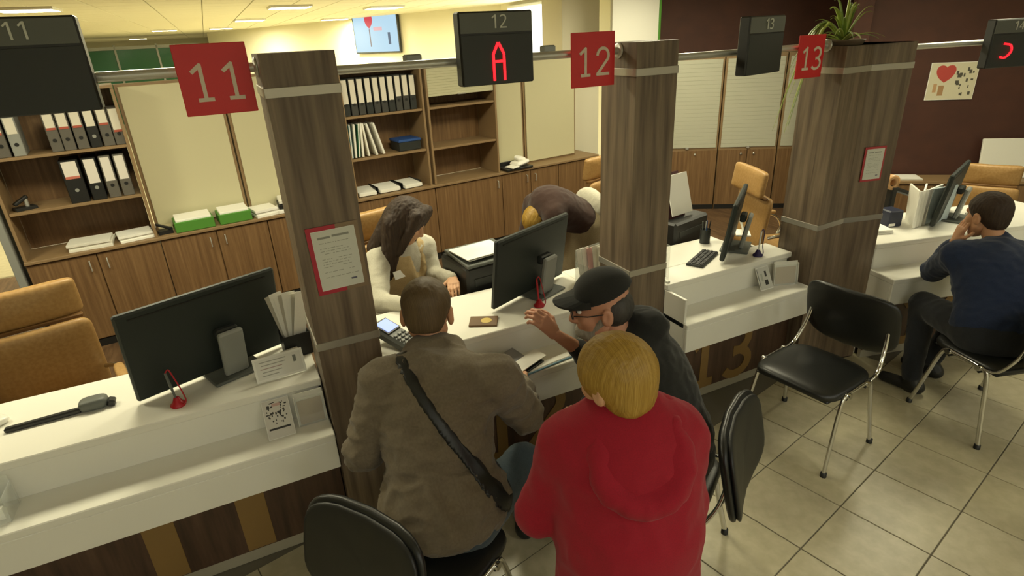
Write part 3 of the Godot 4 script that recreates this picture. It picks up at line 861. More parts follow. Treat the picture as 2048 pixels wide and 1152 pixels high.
	bpart("top", Vector3(1.2, 0.635, 0.14), Vector3(2.44, 0.03, 0.3), M.oak_edge, sb, 0.003)
	for q in 4: bpart("door", Vector3(0.3 + q * 0.6, 0.32, 0.265), Vector3(0.585, 0.56, 0.016), M.oak, sb, 0.003)
	paper_stack("paper_stack", "few white sheets on the sideboard beside the tape roll", "papers", Vector3(6.2, 0.65, -4.06) + roty(ang) * Vector3(0.33, 0, 0.14), ang, Vector3(0.3, 0.018, 0.2), M.paper)
	var wb := thing("white_board", "blank white board with a small round knob at its lower corner", "board", Vector3(6.2, 0.65, -4.06) + roty(ang) * Vector3(1.02, 0, 0.12), ang)
	bpart("panel", Vector3(0.55, 0.2, -0.03), Vector3(1.1, 0.38, 0.03), M.white_matt, wb, 0.006, rotx(-10))
	bpart("frame_edge", Vector3(0.55, 0.012, 0.0), Vector3(1.12, 0.02, 0.04), M.paper, wb, 0.004)
	part("knob", mb().lathe([Vector2(0, -0.03), Vector2(0.024, -0.022), Vector2(0.03, 0), Vector2(0.024, 0.022), Vector2(0, 0.03)], 12, Vector3(-0.09, 0.055, 0)).tube([Vector3(-0.08, 0.055, 0), Vector3(0.02, 0.055, 0)], 0.012, 8), M.white_matt, wb)
func visitor_chair(label: String, at: Vector3, turn: float) -> Node3D:   # front +z
	var o := thing("visitor_chair", label, "chair", at, turn, "black visitor chairs with chrome legs")
	part("seat", mb().cushion(Vector3(0, 0.455, 0.02), Vector3(0.475, 0.075, 0.46), Basis(), 0.42, -0.012), M.leather, o)
	bpart("seat_shell", Vector3(0, 0.425, 0.02), Vector3(0.42, 0.02, 0.4), M.black, o, 0.008)
	var bb := rotx(-78)
	part("backrest", mb().cushion(Vector3(0, 0.69, -0.265), Vector3(0.53, 0.05, 0.37), bb, 0.5, 0.04), M.leather, o)
	part("back_shell", mb().cushion(Vector3(0, 0.688, -0.288), Vector3(0.51, 0.035, 0.35), bb, 0.5, 0.04), M.black, o)
	for s in [-1.0, 1.0]:
		part("leg", mb().tube(arc([Vector3(s * 0.265, 0.012, 0.235), Vector3(s * 0.25, 0.22, 0.185), Vector3(s * 0.24, 0.41, 0.135), Vector3(s * 0.24, 0.445, 0.09)], 4), 0.013, 8, 0.8), M.chrome, o)
		part("leg", mb().tube(arc([Vector3(s * 0.265, 0.012, -0.235), Vector3(s * 0.25, 0.22, -0.19), Vector3(s * 0.24, 0.41, -0.15), Vector3(s * 0.24, 0.445, -0.1), Vector3(s * 0.24, 0.445, 0.1)], 4), 0.013, 8, 0.8), M.chrome, o)
		part("back_upright", mb().tube(arc([Vector3(s * 0.24, 0.445, -0.12), Vector3(s * 0.24, 0.47, -0.2), Vector3(s * 0.225, 0.58, -0.262), Vector3(s * 0.215, 0.68, -0.285)], 4), 0.011, 8, 0.8), M.chrome, o)
		for z in [-0.1, 0.09]: part("joint", mb().tube([Vector3(s * 0.215, 0.44, z), Vector3(s * 0.258, 0.44, z)], 0.017, 10), M.chrome, o)
		for z in [-0.235, 0.235]: part("foot_cap", mb().lathe([Vector2(0, 0), Vector2(0.017, 0), Vector2(0.016, 0.025), Vector2(0, 0.026)], 10, Vector3(s * 0.265, 0, z)), M.black, o)
	part("cross_bar", mb().tube([Vector3(-0.24, 0.415, 0.09), Vector3(0.24, 0.415, 0.09)], 0.009, 8).tube([Vector3(-0.24, 0.415, -0.1), Vector3(0.24, 0.415, -0.1)], 0.009, 8), M.black, o)
	return o

func office_chair(label: String, at: Vector3, turn: float, sc := 1.0) -> void:   # front +z
	var o := thing("office_chair", label, "chair", at, turn, "tan leather office chairs")
	part("seat", mb().cushion(Vector3(0, 0.48, 0.02), Vector3(0.52, 0.12, 0.5), Basis(), 0.4, -0.01), M.tan, o)
	var bb := rotx(-82)
	part("backrest", mb().cushion(Vector3(0, 0.745, -0.235), Vector3(0.52, 0.07, 0.46), bb, 0.2, 0.02), M.tan, o)
	part("headrest", mb().cushion(Vector3(0, 1.08, -0.28), Vector3(0.5, 0.075, 0.21), bb, 0.2, 0.02), M.tan, o)
	bpart("back_seam", Vector3(0, 0.974, -0.268), Vector3(0.47, 0.02, 0.04), M.tan_seam, o, 0.004)
	for s in [-1.0, 1.0]:
		part("armrest_frame", mb().tube(arc([Vector3(s * 0.26, 0.46, 0.14), Vector3(s * 0.3, 0.56, 0.2), Vector3(s * 0.3, 0.67, 0.12), Vector3(s * 0.3, 0.69, -0.1), Vector3(s * 0.25, 0.66, -0.22)], 4), 0.013, 8), M.chrome, o)
		part("arm_pad", mb().cushion(Vector3(s * 0.3, 0.7, 0.02), Vector3(0.055, 0.04, 0.24), Basis(), 0.6), M.tan, o)
	o.scale = Vector3.ONE * sc
	part("gas_lift", mb().tube([Vector3(0, 0.1, 0), Vector3(0, 0.43, 0)], 0.028, 12), M.chrome, o)
	for k in 5:
		var a := TAU * k / 5
		var e := Vector3(sin(a), 0, cos(a))
		part("base_arm", mb().tube([Vector3(0, 0.12, 0), e * 0.27 + Vector3(0, 0.07, 0)], [0.03, 0.017], 8), M.chrome, o)
		part("castor", mb().lathe([Vector2(0, -0.02), Vector2(0.03, -0.02), Vector2(0.03, 0.02), Vector2(0, 0.02)], 12, e * 0.27 + Vector3(0, 0.03, 0), Basis(Vector3.UP, a) * rotz(90)), M.black, o)

func monitor(label: String, at: Vector3, turn: float, w := 0.61, tilt := 8.0, h := 0.375) -> void:   # back faces +z (customers); at = desk point under its middle
	var o := thing("monitor", label, "monitor", at, turn, "black desk monitors")
	var b := rotx(tilt)
	var c := Vector3(0, h / 2 + 0.017, 0)
	bpart("casing", c, Vector3(w, h, 0.03), M.screen_back, o, 0.008, b)
	bpart("top_groove", c + b * Vector3(0, h / 2 - 0.03, 0.0155), Vector3(w * 0.86, 0.007, 0.003), M.black, o, 0.0, b)
	bpart("screen", c + b * Vector3(0, 0, -0.0155), Vector3(w - 0.03, h - 0.03, 0.002), M.black, o, 0.0, b)
	bpart("stand_neck", Vector3(0.06, 0.125, 0.075), Vector3(0.11, 0.23, 0.03), M.light_grey, o, 0.008, rotx(10))
	bpart("hinge", Vector3(0.06, 0.22, 0.05), Vector3(0.1, 0.05, 0.04), M.dark, o, 0.008)
	bpart("stand_foot", Vector3(0.06, 0.007, 0.02), Vector3(0.24, 0.014, 0.18), M.grey, o, 0.005)

func pen_stand(label: String, at: Vector3, base: Material, pen: Material, lean := 4.0, s := 1.0) -> void:
	var o := thing("counter_pen", label, "pen", at, 0, "chained counter pens")
	part("base", mb().lathe([Vector2(0, 0), Vector2(0.03, 0), Vector2(0.032, 0.008), Vector2(0.02, 0.018), Vector2(0.011, 0.04), Vector2(0.0, 0.042)], 18), base, o)
	var t := rotz(lean) * Vector3(0, 0.165, 0)
	part("pen_body", mb().tube([rotz(lean) * Vector3(0, 0.03, 0), rotz(lean) * Vector3(0, 0.1, 0), t], [0.004, 0.006, 0.005], 8), pen, o)
	part("cord", mb().tube(arc([t, t + Vector3(0.014, 0.012, 0), t + Vector3(0.024, -0.02, 0.004), Vector3(0.028, 0.07, 0.006), Vector3(0.034, 0.02, 0.012), Vector3(0.02, 0.008, 0.02)], 5), 0.0028, 6), base, o)

func lines_print(im: Image, head: Color, ink: Color) -> void:
	im.fill(Color("#d6d8cc"))
	var w := im.get_width()
	var h := im.get_height()
	var r := RandomNumberGenerator.new(); r.seed = 12
	im.fill_rect(Rect2i(int(w * 0.12), int(h * 0.1), int(w * 0.3), int(h * 0.035)), head)
	im.fill_rect(Rect2i(int(w * 0.46), int(h * 0.09), int(w * 0.4), int(h * 0.035)), head)
	var y := 0.2
	while y < 0.86:
		var x := 0.14
		while x < 0.82:
			var l := r.randf_range(0.03, 0.12)
			if r.randf() < 0.86: im.fill_rect(Rect2i(int(w * x), int(h * y), int(w * l), maxi(2, int(h * 0.011))), ink)
			x += l + 0.025
		y += 0.045 if r.randf() < 0.8 else 0.09
	im.fill_rect(Rect2i(int(w * 0.72), int(h * 0.87), int(w * 0.14), int(h * 0.03)), Color("#5c5c70"))

func notice(label: String, at: Vector3, turn: float, w: float, h: float, lean := 0.0, two_tone := true) -> void:
	var o := thing("framed_notice", label, "notice", at, turn)
	var b := rotz(lean)
	bpart("mount", Vector3.ZERO, Vector3(w, h, 0.003), hexm("#b23a40", 0.5) if not two_tone else hexm("#8a755b", 0.5), o, 0.0, b)
	if two_tone:
		part("red_mount", mb().box(b * Vector3(-w * 0.22, 0, 0.001), Vector3(w * 0.56, h, 0.003), 0.0, b), hexm("#b02a3c", 0.5), o)
	bpart("sheet", b * Vector3(0.0, 0.0, 0.003), Vector3(w * 0.83, h * 0.88, 0.002), M.paper, o, 0.0, b)
	printed("print", w * 0.82, h * 0.87, func(im): lines_print(im, Color("#8f9187"), Color("#a2a597")), o, b * Vector3(0, 0, 0.0045), b)

func build_furniture() -> void:
	visitor_chair("empty black visitor chair facing left in the middle of the floor", Vector3(2.68, 0, -1.83), -82)
	visitor_chair("black visitor chair under the man in cap, seen edge on", Vector3(1.4, 0, -1.55), -147)
	visitor_chair("black visitor chair under the man in khaki, bottom of the picture", Vector3(0.36, 0, -1.65), 122)
	visitor_chair("black visitor chair under the man in navy at the right edge", Vector3(3.72, 0, -1.44), 165)
	office_chair("tan leather office chair behind the left monitor", Vector3(-1.06, 0, -3.3), 14)
	office_chair("tan leather office chair behind the long-haired clerk", Vector3(0.79, 0, -3.68), 12)
	office_chair("tan leather office chair left of the wide pillar", Vector3(4.0, 0, -3.28), 70)
	office_chair("tan leather office chair at the far right behind the man in navy", Vector3(5.7, 0, -2.62), -60, 0.86)
	office_chair("tan office chair mostly hidden behind the slim pillar", Vector3(3.2, 0, -4.3), 20)
	monitor("large black monitor on the left counter, seen from behind", Vector3(-0.26, 0.845, -2.76), 21, 0.68, 8.0, 0.43)
	monitor("large black monitor in front of the bending blonde woman", Vector3(1.42, 0.845, -2.79), 23, 0.63, 8.0, 0.41)
	monitor("black monitor on the counter left of the wide pillar", Vector3(2.9, 0.845, -2.72), 38, 0.58)
	monitor("black monitor on the right counter behind white folders", Vector3(4.62, 0.845, -2.36), 20, 0.6)
	pen_stand("red chained pen on a red base on the left counter", Vector3(-0.43, 0.845, -2.575), M.red_plastic, M.grey)
	pen_stand("red chained pen on the counter in front of the capped man", Vector3(1.38, 0.845, -2.63), M.red_plastic, M.red_plastic)
	pen_stand("white chained pen on a purple base right of the pillar-side monitor", Vector3(2.96, 0.845, -2.55), hexm("#2d2350", 0.5), M.white, -3)
	notice("framed sheet with red left border on the tall left pillar", Vector3(0.305, 1.455, -2.316), 0, 0.205, 0.285, 1.5)
	notice("pale framed notice on the wide pillar", Vector3(3.59, 1.4, -2.309), -14, 0.15, 0.215, 0.0, false)
	build_counter_items()
	build_plant()

func build_counter_items() -> void:
	# ---- left counter
	var o := thing("leaflet_stand", "white text card leaning beside the left monitor stand", "sign card", Vector3(0.0, 0.845, -2.6), 4)
	bpart("card", Vector3(0, 0.055, 0), Vector3(0.22, 0.11, 0.003), M.paper, o, 0.0, rotx(-24))
	printed("print", 0.2, 0.09, func(im):
		im.fill(Color("#e4e3da"))
		for q in 5: im.fill_rect(Rect2i(20 + q * 9 % 17, 14 + q * 20, 150 - q * 14, 5), Color("#b39c94") if q == 2 else Color("#a5a59a"))
		im.fill_rect(Rect2i(208, 18, 18, 40), Color("#7d8078")), o, rotx(-24) * Vector3(0, 0, 0.002) + Vector3(0, 0.055, 0), rotx(-24))
	bpart("foot", Vector3(0, 0.004, -0.03), Vector3(0.2, 0.008, 0.06), M.paper, o, 0.001)
	o = thing("leaflet_box", "black holder crammed with white leaflets by the tall left pillar", "holder", Vector3(0.1, 0.845, -2.785), 8)
	for s in [[Vector3(0, 0.06, 0.04), Vector3(0.13, 0.12, 0.006)], [Vector3(0, 0.08, -0.04), Vector3(0.13, 0.16, 0.006)], [Vector3(-0.062, 0.06, 0), Vector3(0.006, 0.12, 0.08)], [Vector3(0.062, 0.06, 0), Vector3(0.006, 0.12, 0.08)], [Vector3(0, 0.004, 0), Vector3(0.13, 0.008, 0.08)]]: bpart("box_side", s[0], s[1], M.black, o, 0.002)
	for q in 8: bpart("leaflet", Vector3(-0.042 + 0.012 * q, 0.2 + 0.012 * sin(q * 2.1), -0.028 + 0.007 * q), Vector3(0.06, 0.24, 0.002), M.paper if q % 3 else hexm("#b9b5a6", 0.7), o, 0.0, rotz(10 - 3.0 * q) * rotx(-6 + q * 1.5) * roty(8 * sin(q)))
	o = thing("paper_cube", "small white note block in front of the leaflet holder", "notepad", Vector3(0.06, 0.845, -2.7), 6)
	bpart("block", Vector3(0, 0.03, 0), Vector3(0.08, 0.06, 0.06), M.paper, o, 0.002)
	bpart("top_sheet", Vector3(0.002, 0.061, 0.001), Vector3(0.08, 0.002, 0.06), M.white_matt, o, 0.0, roty(6))
	o = thing("barcode_scanner", "long black hand scanner lying on the left counter", "scanner", Vector3(-0.86, 0.845, -2.73), 2)
	bpart("handle", Vector3(-0.08, 0.012, 0.0), Vector3(0.27, 0.022, 0.028), M.black, o, 0.006, rotz(1))
	part("head", mb().cushion(Vector3(0.1, 0.025, -0.012), Vector3(0.11, 0.05, 0.075), Basis(), 0.6), M.grey, o)
	bpart("trigger", Vector3(0.165, 0.015, 0.0), Vector3(0.03, 0.03, 0.045), M.black, o, 0.006, rotz(-25))
	o = thing("computer_mouse_case", "white glossy gadget with dark strip at the left edge", "gadget", Vector3(-1.17, 0.845, -2.78), 34)
	part("case", mb().cushion(Vector3(0, 0.016, 0), Vector3(0.2, 0.032, 0.075), Basis(), 0.5), M.white, o)
	bpart("strip", Vector3(-0.01, 0.033, -0.012), Vector3(0.16, 0.004, 0.016), M.dark, o, 0.001)
	o = thing("wall_leaflet", "white leaflet dotted with black print on the left riser", "leaflet", Vector3(-0.055, 0.729, -2.437), 0)
	bpart("sheet", Vector3(0, 0, 0), Vector3(0.115, 0.175, 0.002), M.paper, o, 0.0, rotx(-38))
	printed("print", 0.11, 0.17, func(im):
		im.fill(Color("#d3cfc4"))
		var r := RandomNumberGenerator.new(); r.seed = 3
		for q in 46:
			var p := Vector2i(r.randi_range(14, 220), r.randi_range(14, 240))
			im.fill_rect(Rect2i(p, Vector2i(r.randi_range(8, 24), r.randi_range(10, 26))), Color("#3a3731"))
		im.fill_rect(Rect2i(90, 40, 80, 30), Color("#c7a49a"))
		im.fill_rect(Rect2i(20, 290, 210, 20), Color("#2d2a26")), o, rotx(-38) * Vector3(0, 0, 0.002), rotx(-38))
	card_holder("clear card holder with a beige card on the left riser", Vector3(0.085, 0.737, -2.43), 0, 0.125, 0.16)
	o = thing("acrylic_box", "clear plastic box at the left end of the ledge", "box", Vector3(-1.09, 0.66, -2.42), 0)
	for s in [[Vector3(0, 0.05, 0.06), Vector3(0.12, 0.1, 0.003)], [Vector3(0, 0.07, -0.05), Vector3(0.12, 0.14, 0.003)], [Vector3(0.06, 0.055, 0), Vector3(0.003, 0.11, 0.12)], [Vector3(-0.06, 0.055, 0), Vector3(0.003, 0.11, 0.12)]]: bpart("pane", s[0], s[1], M.clear, o, 0.0)
	bpart("paper_slip", Vector3(0.0, 0.03, 0.03), Vector3(0.08, 0.05, 0.02), M.paper, o, 0.001)
	# ---- middle counter
	o = thing("payment_terminal", "grey card terminal with a lit blue screen by the khaki man's head", "terminal", Vector3(0.55, 0.845, -2.62), 35)
	bpart("body", Vector3(0, 0.035, 0), Vector3(0.085, 0.04, 0.18), M.grey, o, 0.01, rotx(18))
	bpart("screen_bezel", rotx(18) * Vector3(0, 0.023, -0.04) + Vector3(0, 0.035, 0), Vector3(0.07, 0.004, 0.075), M.black, o, 0.001, rotx(18))
	bpart("screen", rotx(18) * Vector3(0, 0.0255, -0.04) + Vector3(0, 0.035, 0), Vector3(0.058, 0.003, 0.062), M.screen_lit, o, 0.0, rotx(18))
	for r in 4:
		for k in 3: bpart("key", rotx(18) * Vector3(-0.022 + 0.022 * k, 0.023, 0.02 + 0.017 * r) + Vector3(0, 0.035, 0), Vector3(0.015, 0.006, 0.011), M.light_grey, o, 0.002, rotx(18))
	o.scale = Vector3.ONE * 1.35
	o = thing("pen_cup", "white ribbed cup beside the card terminal", "cup", Vector3(0.7, 0.845, -2.54), 0)
	part("cup_body", mb().lathe([Vector2(0, 0), Vector2(0.025, 0), Vector2(0.03, 0.05), Vector2(0.027, 0.05), Vector2(0.022, 0.006), Vector2(0, 0.006)], 16), M.paper, o)
	part("rim", mb().lathe([Vector2(0.027, 0.049), Vector2(0.032, 0.049), Vector2(0.032, 0.053), Vector2(0.027, 0.053)], 16), M.white, o)
	o = thing("booklet", "brown booklet with a gold patch on the middle counter", "booklet", Vector3(1.03, 0.845, -2.61), -28)
	bpart("cover", Vector3(0, 0.005, 0), Vector3(0.15, 0.01, 0.11), hexm("#6b4f30", 0.5), o, 0.002)
	part("gold_patch", mb().lathe([Vector2(0, 0), Vector2(0.03, 0), Vector2(0.029, 0.002), Vector2(0, 0.002)], 18, Vector3(0.015, 0.0105, 0)), hexm("#d3b764", 0.4), o)
	o = thing("printer", "black printer with white paper on top behind the middle counter", "printer", Vector3(1.3, 0.72, -3.25), 6)
	bpart("body", Vector3(0, 0.13, 0), Vector3(0.4, 0.26, 0.36), M.black, o, 0.015)
	bpart("paper_tray", Vector3(-0.01, 0.275, 0.02), Vector3(0.36, 0.02, 0.32), M.grey, o, 0.004, rotx(4))
	bpart("output_slot", Vector3(0, 0.16, 0.181), Vector3(0.3, 0.05, 0.006), M.dark, o, 0.002)
	bpart("power_light", Vector3(-0.02, 0.07, 0.182), Vector3(0.014, 0.014, 0.004), M.blue_led, o, 0.001)
	paper_stack("paper_stack", "white sheets lying on the middle black printer", "papers", Vector3(1.28, 1.012, -3.23), 10, Vector3(0.3, 0.012, 0.24), M.paper)
	pedestal("drawer pedestal under the middle printer", Vector3(1.3, 0, -3.26), 0.71)
	o = thing("brochure_rack", "clear rack of pale brochures left of the slim pillar", "rack", Vector3(1.85, 0.845, -2.79), 12)
	bpart("rack_front", Vector3(0, 0.05, 0.06), Vector3(0.2, 0.1, 0.003), M.clear, o, 0.0)
	bpart("rack_back", Vector3(0, 0.1, -0.06), Vector3(0.2, 0.2, 0.003), M.clear, o, 0.0)
	for s in [-1, 1]: bpart("rack_side", Vector3(s * 0.1, 0.06, 0), Vector3(0.003, 0.12, 0.12), M.clear, o, 0.0)
	for q in 6: bpart("brochure", Vector3(-0.075 + 0.03 * q, 0.11 + 0.01 * sin(q * 3.0), -0.03 + 0.012 * q), Vector3(0.06, 0.2, 0.004), [M.paper, M.paper, hexm("#d9b0ae", 0.6), M.white_matt, M.paper, hexm("#cfd2c4", 0.6)][q], o, 0.0, rotx(-8) * rotz(4 - 2 * q))
	card_holder("clear card holder on the middle riser behind the capped man's hand", Vector3(1.6, 0.735, -2.47), 0, 0.12, 0.13)
	o = thing("document_folder", "grey open folder in the khaki man's hand", "folder", Vector3(1.12, 0.675, -2.38), 24)
	bpart("leaf", Vector3(-0.05, 0.03, -0.02), Vector3(0.2, 0.003, 0.14), hexm("#8e8f92", 0.6), o, 0.0, rotx(14))
	bpart("white_page", Vector3(0.03, 0.025, 0.04), Vector3(0.2, 0.004, 0.075), M.paper, o, 0.0, rotx(10))
	bpart("spine", Vector3(-0.02, 0.006, 0.035), Vector3(0.24, 0.008, 0.1), M.black, o, 0.001, rotx(6))
	o = thing("envelope", "white rolled envelope with blue edge on the ledge front", "envelope", Vector3(1.25, 0.66, -2.33), 8)
	bpart("sleeve", Vector3(0, 0.006, 0), Vector3(0.32, 0.012, 0.045), M.paper, o, 0.004)
	bpart("blue_edge", Vector3(0, 0.004, 0.025), Vector3(0.32, 0.008, 0.012), hexm("#6c93a8", 0.5), o, 0.002)
	o = thing("tissue", "small white slip near the khaki man's right hand", "paper slip", Vector3(1.0, 0.66, -2.325), 30)
	bpart("slip", Vector3(0, 0.004, 0), Vector3(0.06, 0.008, 0.03), M.paper, o, 0.003)
	bpart("fold", Vector3(0.01, 0.01, 0), Vector3(0.035, 0.005, 0.026), M.paper, o, 0.002, rotz(8))
	# ---- third counter
	o = thing("printer", "black printer with upright paper right of the slim pillar", "printer", Vector3(2.84, 0.7, -3.25), 14)
	bpart("body", Vector3(0, 0.14, 0), Vector3(0.4, 0.28, 0.34), M.black, o, 0.015)
	bpart("rear_feeder", Vector3(-0.05, 0.32, -0.1), Vector3(0.28, 0.1, 0.02), M.black, o, 0.006, rotx(-18))
	bpart("label_sticker", Vector3(-0.12, 0.1, 0.172), Vector3(0.07, 0.025, 0.002), hexm("#5b7fb0", 0.5), o, 0.0)
	bpart("output_slot", Vector3(0, 0.19, 0.171), Vector3(0.3, 0.04, 0.004), M.dark, o, 0.001)
	o = thing("paper_sheet", "white sheets standing in the feeder of the right-hand printer", "papers", Vector3(2.85, 1.01, -3.16), 10)
	bpart("sheet_bundle", Vector3(0, 0.13, -0.04), Vector3(0.22, 0.29, 0.008), M.paper, o, 0.001, rotx(-16))
	bpart("back_support", Vector3(-0.04, 0.12, -0.06), Vector3(0.18, 0.34, 0.005), hexm("#4a2326", 0.5), o, 0.001, rotx(-16))
	pedestal("drawer pedestal under the right-hand printer", Vector3(2.84, 0, -3.26), 0.69)
	o = thing("pencil_cup", "dark pencil cup with pens beside the right-hand printer", "pencil cup", Vector3(2.86, 0.845, -2.93), 0)
	part("cup_body", mb().lathe([Vector2(0, 0), Vector2(0.035, 0), Vector2(0.035, 0.1), Vector2(0.031, 0.1), Vector2(0.03, 0.006), Vector2(0, 0.006)], 14), M.dark, o)
	for q in 4: part("pen", mb().tube([Vector3(0.012 * (q - 1.5), 0.01, 0.0), Vector3(0.02 * (q - 1.5), 0.16, 0.012 * (q % 2))], 0.004, 6), [M.grey, M.steel, M.blue, M.dark][q], o)
	o = thing("keyboard", "dark keyboard on the third counter", "keyboard", Vector3(2.62, 0.845, -2.69), 28)
	bpart("tray", Vector3(0, 0.008, 0), Vector3(0.3, 0.016, 0.11), M.dark, o, 0.004)
	for r in 4:
		for k in 10: bpart("key", Vector3(-0.13 + k * 0.029, 0.018, -0.036 + r * 0.025), Vector3(0.023, 0.006, 0.019), M.black, o, 0.002)
	o = thing("clear_divider", "clear side screen with leaflets at the third counter's left end", "divider", Vector3(2.2, 0.845, -2.68), 0)
	bpart("pane", Vector3(-0.02, 0.12, 0), Vector3(0.005, 0.24, 0.36), M.clear, o, 0.0)
	for q in 3: bpart("leaflet", Vector3(-0.005, 0.1, -0.12 + 0.11 * q), Vector3(0.003, 0.15, 0.08), [M.paper, hexm("#8f93b5", 0.6), M.paper][q], o, 0.0)
	bpart("base_rail", Vector3(-0.012, 0.006, 0), Vector3(0.02, 0.012, 0.36), M.steel, o, 0.002)
	o = thing("tilted_card", "white card leaning on a small stand left of the wide pillar", "card", Vector3(3.2, 0.845, -2.94), 50)
	bpart("card", Vector3(0.03, 0.09, 0), Vector3(0.13, 0.18, 0.004), M.paper, o, 0.0, rotz(-14) * rotx(-20))
	bpart("base", Vector3(0, 0.006, 0.02), Vector3(0.14, 0.012, 0.1), M.paper, o, 0.002)
	card_holder("clear card holder with a peach card beside the wide pillar", Vector3(3.09, 0.737, -2.42), -20, 0.16, 0.155)
	o = thing("wall_leaflet", "white leaflet with two black blots on the third riser", "leaflet", Vector3(2.93, 0.728, -2.45), 0)
	bpart("sheet", Vector3.ZERO, Vector3(0.11, 0.15, 0.002), M.paper, o, 0.0, rotx(-28))
	printed("print", 0.105, 0.14, func(im):
		im.fill(Color("#c9c9c0"))
		im.fill_rect(Rect2i(150, 60, 40, 90), Color("#35332e"))
		im.fill_rect(Rect2i(120, 200, 70, 80), Color("#26241f"))
		im.fill_rect(Rect2i(60, 90, 40, 120), Color("#adb0a4"))
		im.fill_rect(Rect2i(6, 20, 14, 280), Color("#6d7068")), o, rotx(-28) * Vector3(0, 0, 0.002), rotx(-28))
	# ---- fourth counter
	for q in 4:
		o = thing("file_folder", ["outermost clear folder of the upright row at the right counter", "second white folder of the upright row at the right counter", "third pale folder of the upright row at the right counter", "pale blue folder nearest the right-hand monitor"][q], "folder", Vector3(4.34 + q * 0.055, 0.845, -2.44 + q * 0.03), -14 + 60 - q * 18, "upright folders on the right counter")
		bpart("sleeve", Vector3(0, 0.135, 0), Vector3(0.23, 0.27, 0.012), [M.white_matt, M.paper, M.paper, hexm("#c3d2d6", 0.5)][q], o, 0.003, rotx(-4 + q * 3))
		bpart("spine_edge", Vector3(-0.115, 0.135, 0), Vector3(0.008, 0.27, 0.018), M.paper, o, 0.002)
	o = thing("desk_box", "dark blue desk box beside the upright folders", "box", Vector3(4.2, 0.845, -2.5), -14)
	bpart("box_body", Vector3(0, 0.06, 0), Vector3(0.11, 0.12, 0.12), hexm("#1c2238", 0.4), o, 0.008)
	bpart("white_label", Vector3(-0.03, 0.02, 0.061), Vector3(0.05, 0.02, 0.002), M.paper, o, 0.0)
	paper_stack("paper_stack", "loose white papers at the right counter's left end", "papers", Vector3(4.02, 0.845, -2.46), -20, Vector3(0.12, 0.03, 0.16), M.paper)
	o = thing("tape_roll", "roll of tan tape on a dark holder above the right counter", "tape", Vector3(4.33, 0.845, -2.62), -14)
	bpart("holder_post", Vector3(0.02, 0.12, 0), Vector3(0.05, 0.24, 0.06), M.black, o, 0.01)
	bpart("holder_arm", Vector3(0.09, 0.2, 0), Vector3(0.22, 0.035, 0.05), M.black, o, 0.01, rotz(-20))
	part("roll", mb().lathe([Vector2(0.028, -0.025), Vector2(0.055, -0.025), Vector2(0.055, 0.025), Vector2(0.028, 0.025), Vector2(0.028, -0.025)], 22, Vector3(-0.005, 0.275, 0), rotx(90)), hexm("#c69a68", 0.4), o)
	# poster on brown wall
	var d := Vector2(9.98 - 5.95, -1.13 + 4.3).normalized()
	var ang := rad_to_deg(-d.angle())
	o = thing("heart_poster", "square white poster with a red heart on the brown wall", "poster", Vector3(6.72, 1.6, -3.68), ang)
	bpart("sheet", Vector3.ZERO, Vector3(0.43, 0.36, 0.008), M.paper, o, 0.001)
	printed("print", 0.42, 0.35, func(im):
		im.fill(Color("#cfc9ae"))
		for y in im.get_height():
			for x in 256:
				var p := Vector2((x - 84.0) / 58.0, -(y - 70.0) / 58.0)
				var q := p.x * p.x + p.y * p.y - 0.6
				if q * q * q - p.x * p.x * p.y * p.y * p.y < 0.0: im.set_pixel(x, y, Color("#b5443c"))
		var r := RandomNumberGenerator.new(); r.seed = 8
		for q in 22: im.fill_rect(Rect2i(r.randi_range(140, 235), r.randi_range(20, 180), r.randi_range(6, 16), r.randi_range(8, 22)), Color("#4d4a3f"))
		im.fill_rect(Rect2i(60, 130, 30, 60), Color("#a5825a"))
		im.fill_rect(Rect2i(30, 120, 20, 50), Color("#b9946a")), o, Vector3(0, 0, 0.0052))

func pedestal(label: String, at: Vector3, h: float) -> void:
	var o := thing("drawer_pedestal", label, "drawers", at)
	bpart("carcass", Vector3(0, h / 2, 0), Vector3(0.42, h, 0.4), M.oak, o, 0.003)
	for q in 3:
		var d := bpart("drawer", Vector3(0, h * (0.17 + q * 0.33), 0.205), Vector3(0.4, h * 0.31, 0.016), M.oak, o, 0.003)
		bpart("handle", Vector3(0, h * (0.17 + q * 0.33) + 0.05, 0.22), Vector3(0.12, 0.012, 0.016), M.steel, d, 0.003)

func card_holder(label: String, at: Vector3, turn: float, w: float, h: float) -> void:
	var o := thing("card_holder", label, "card holder", at, turn)
	bpart("back_sheet", Vector3(0, 0, -0.012), Vector3(w, h, 0.003), M.white_matt, o, 0.0, rotx(-6))
	bpart("card", Vector3(0, -0.015, -0.006), Vector3(w * 0.86, h * 0.74, 0.002), hexm("#b59d80", 0.6), o, 0.0, rotx(-6))
	bpart("clear_front", Vector3(0, -0.01, 0.004), Vector3(w, h * 0.9, 0.002), M.clear, o, 0.0, rotx(-6))
	for s in [-1, 1]: bpart("clear_edge", Vector3(s * w / 2, -0.005, -0.004), Vector3(0.004, h * 0.92, 0.02), M.white_matt, o, 0.001, rotx(-6))
	bpart("foot", Vector3(0, -h / 2 - 0.0, 0.0), Vector3(w, 0.006, 0.03), M.clear, o, 0.0)

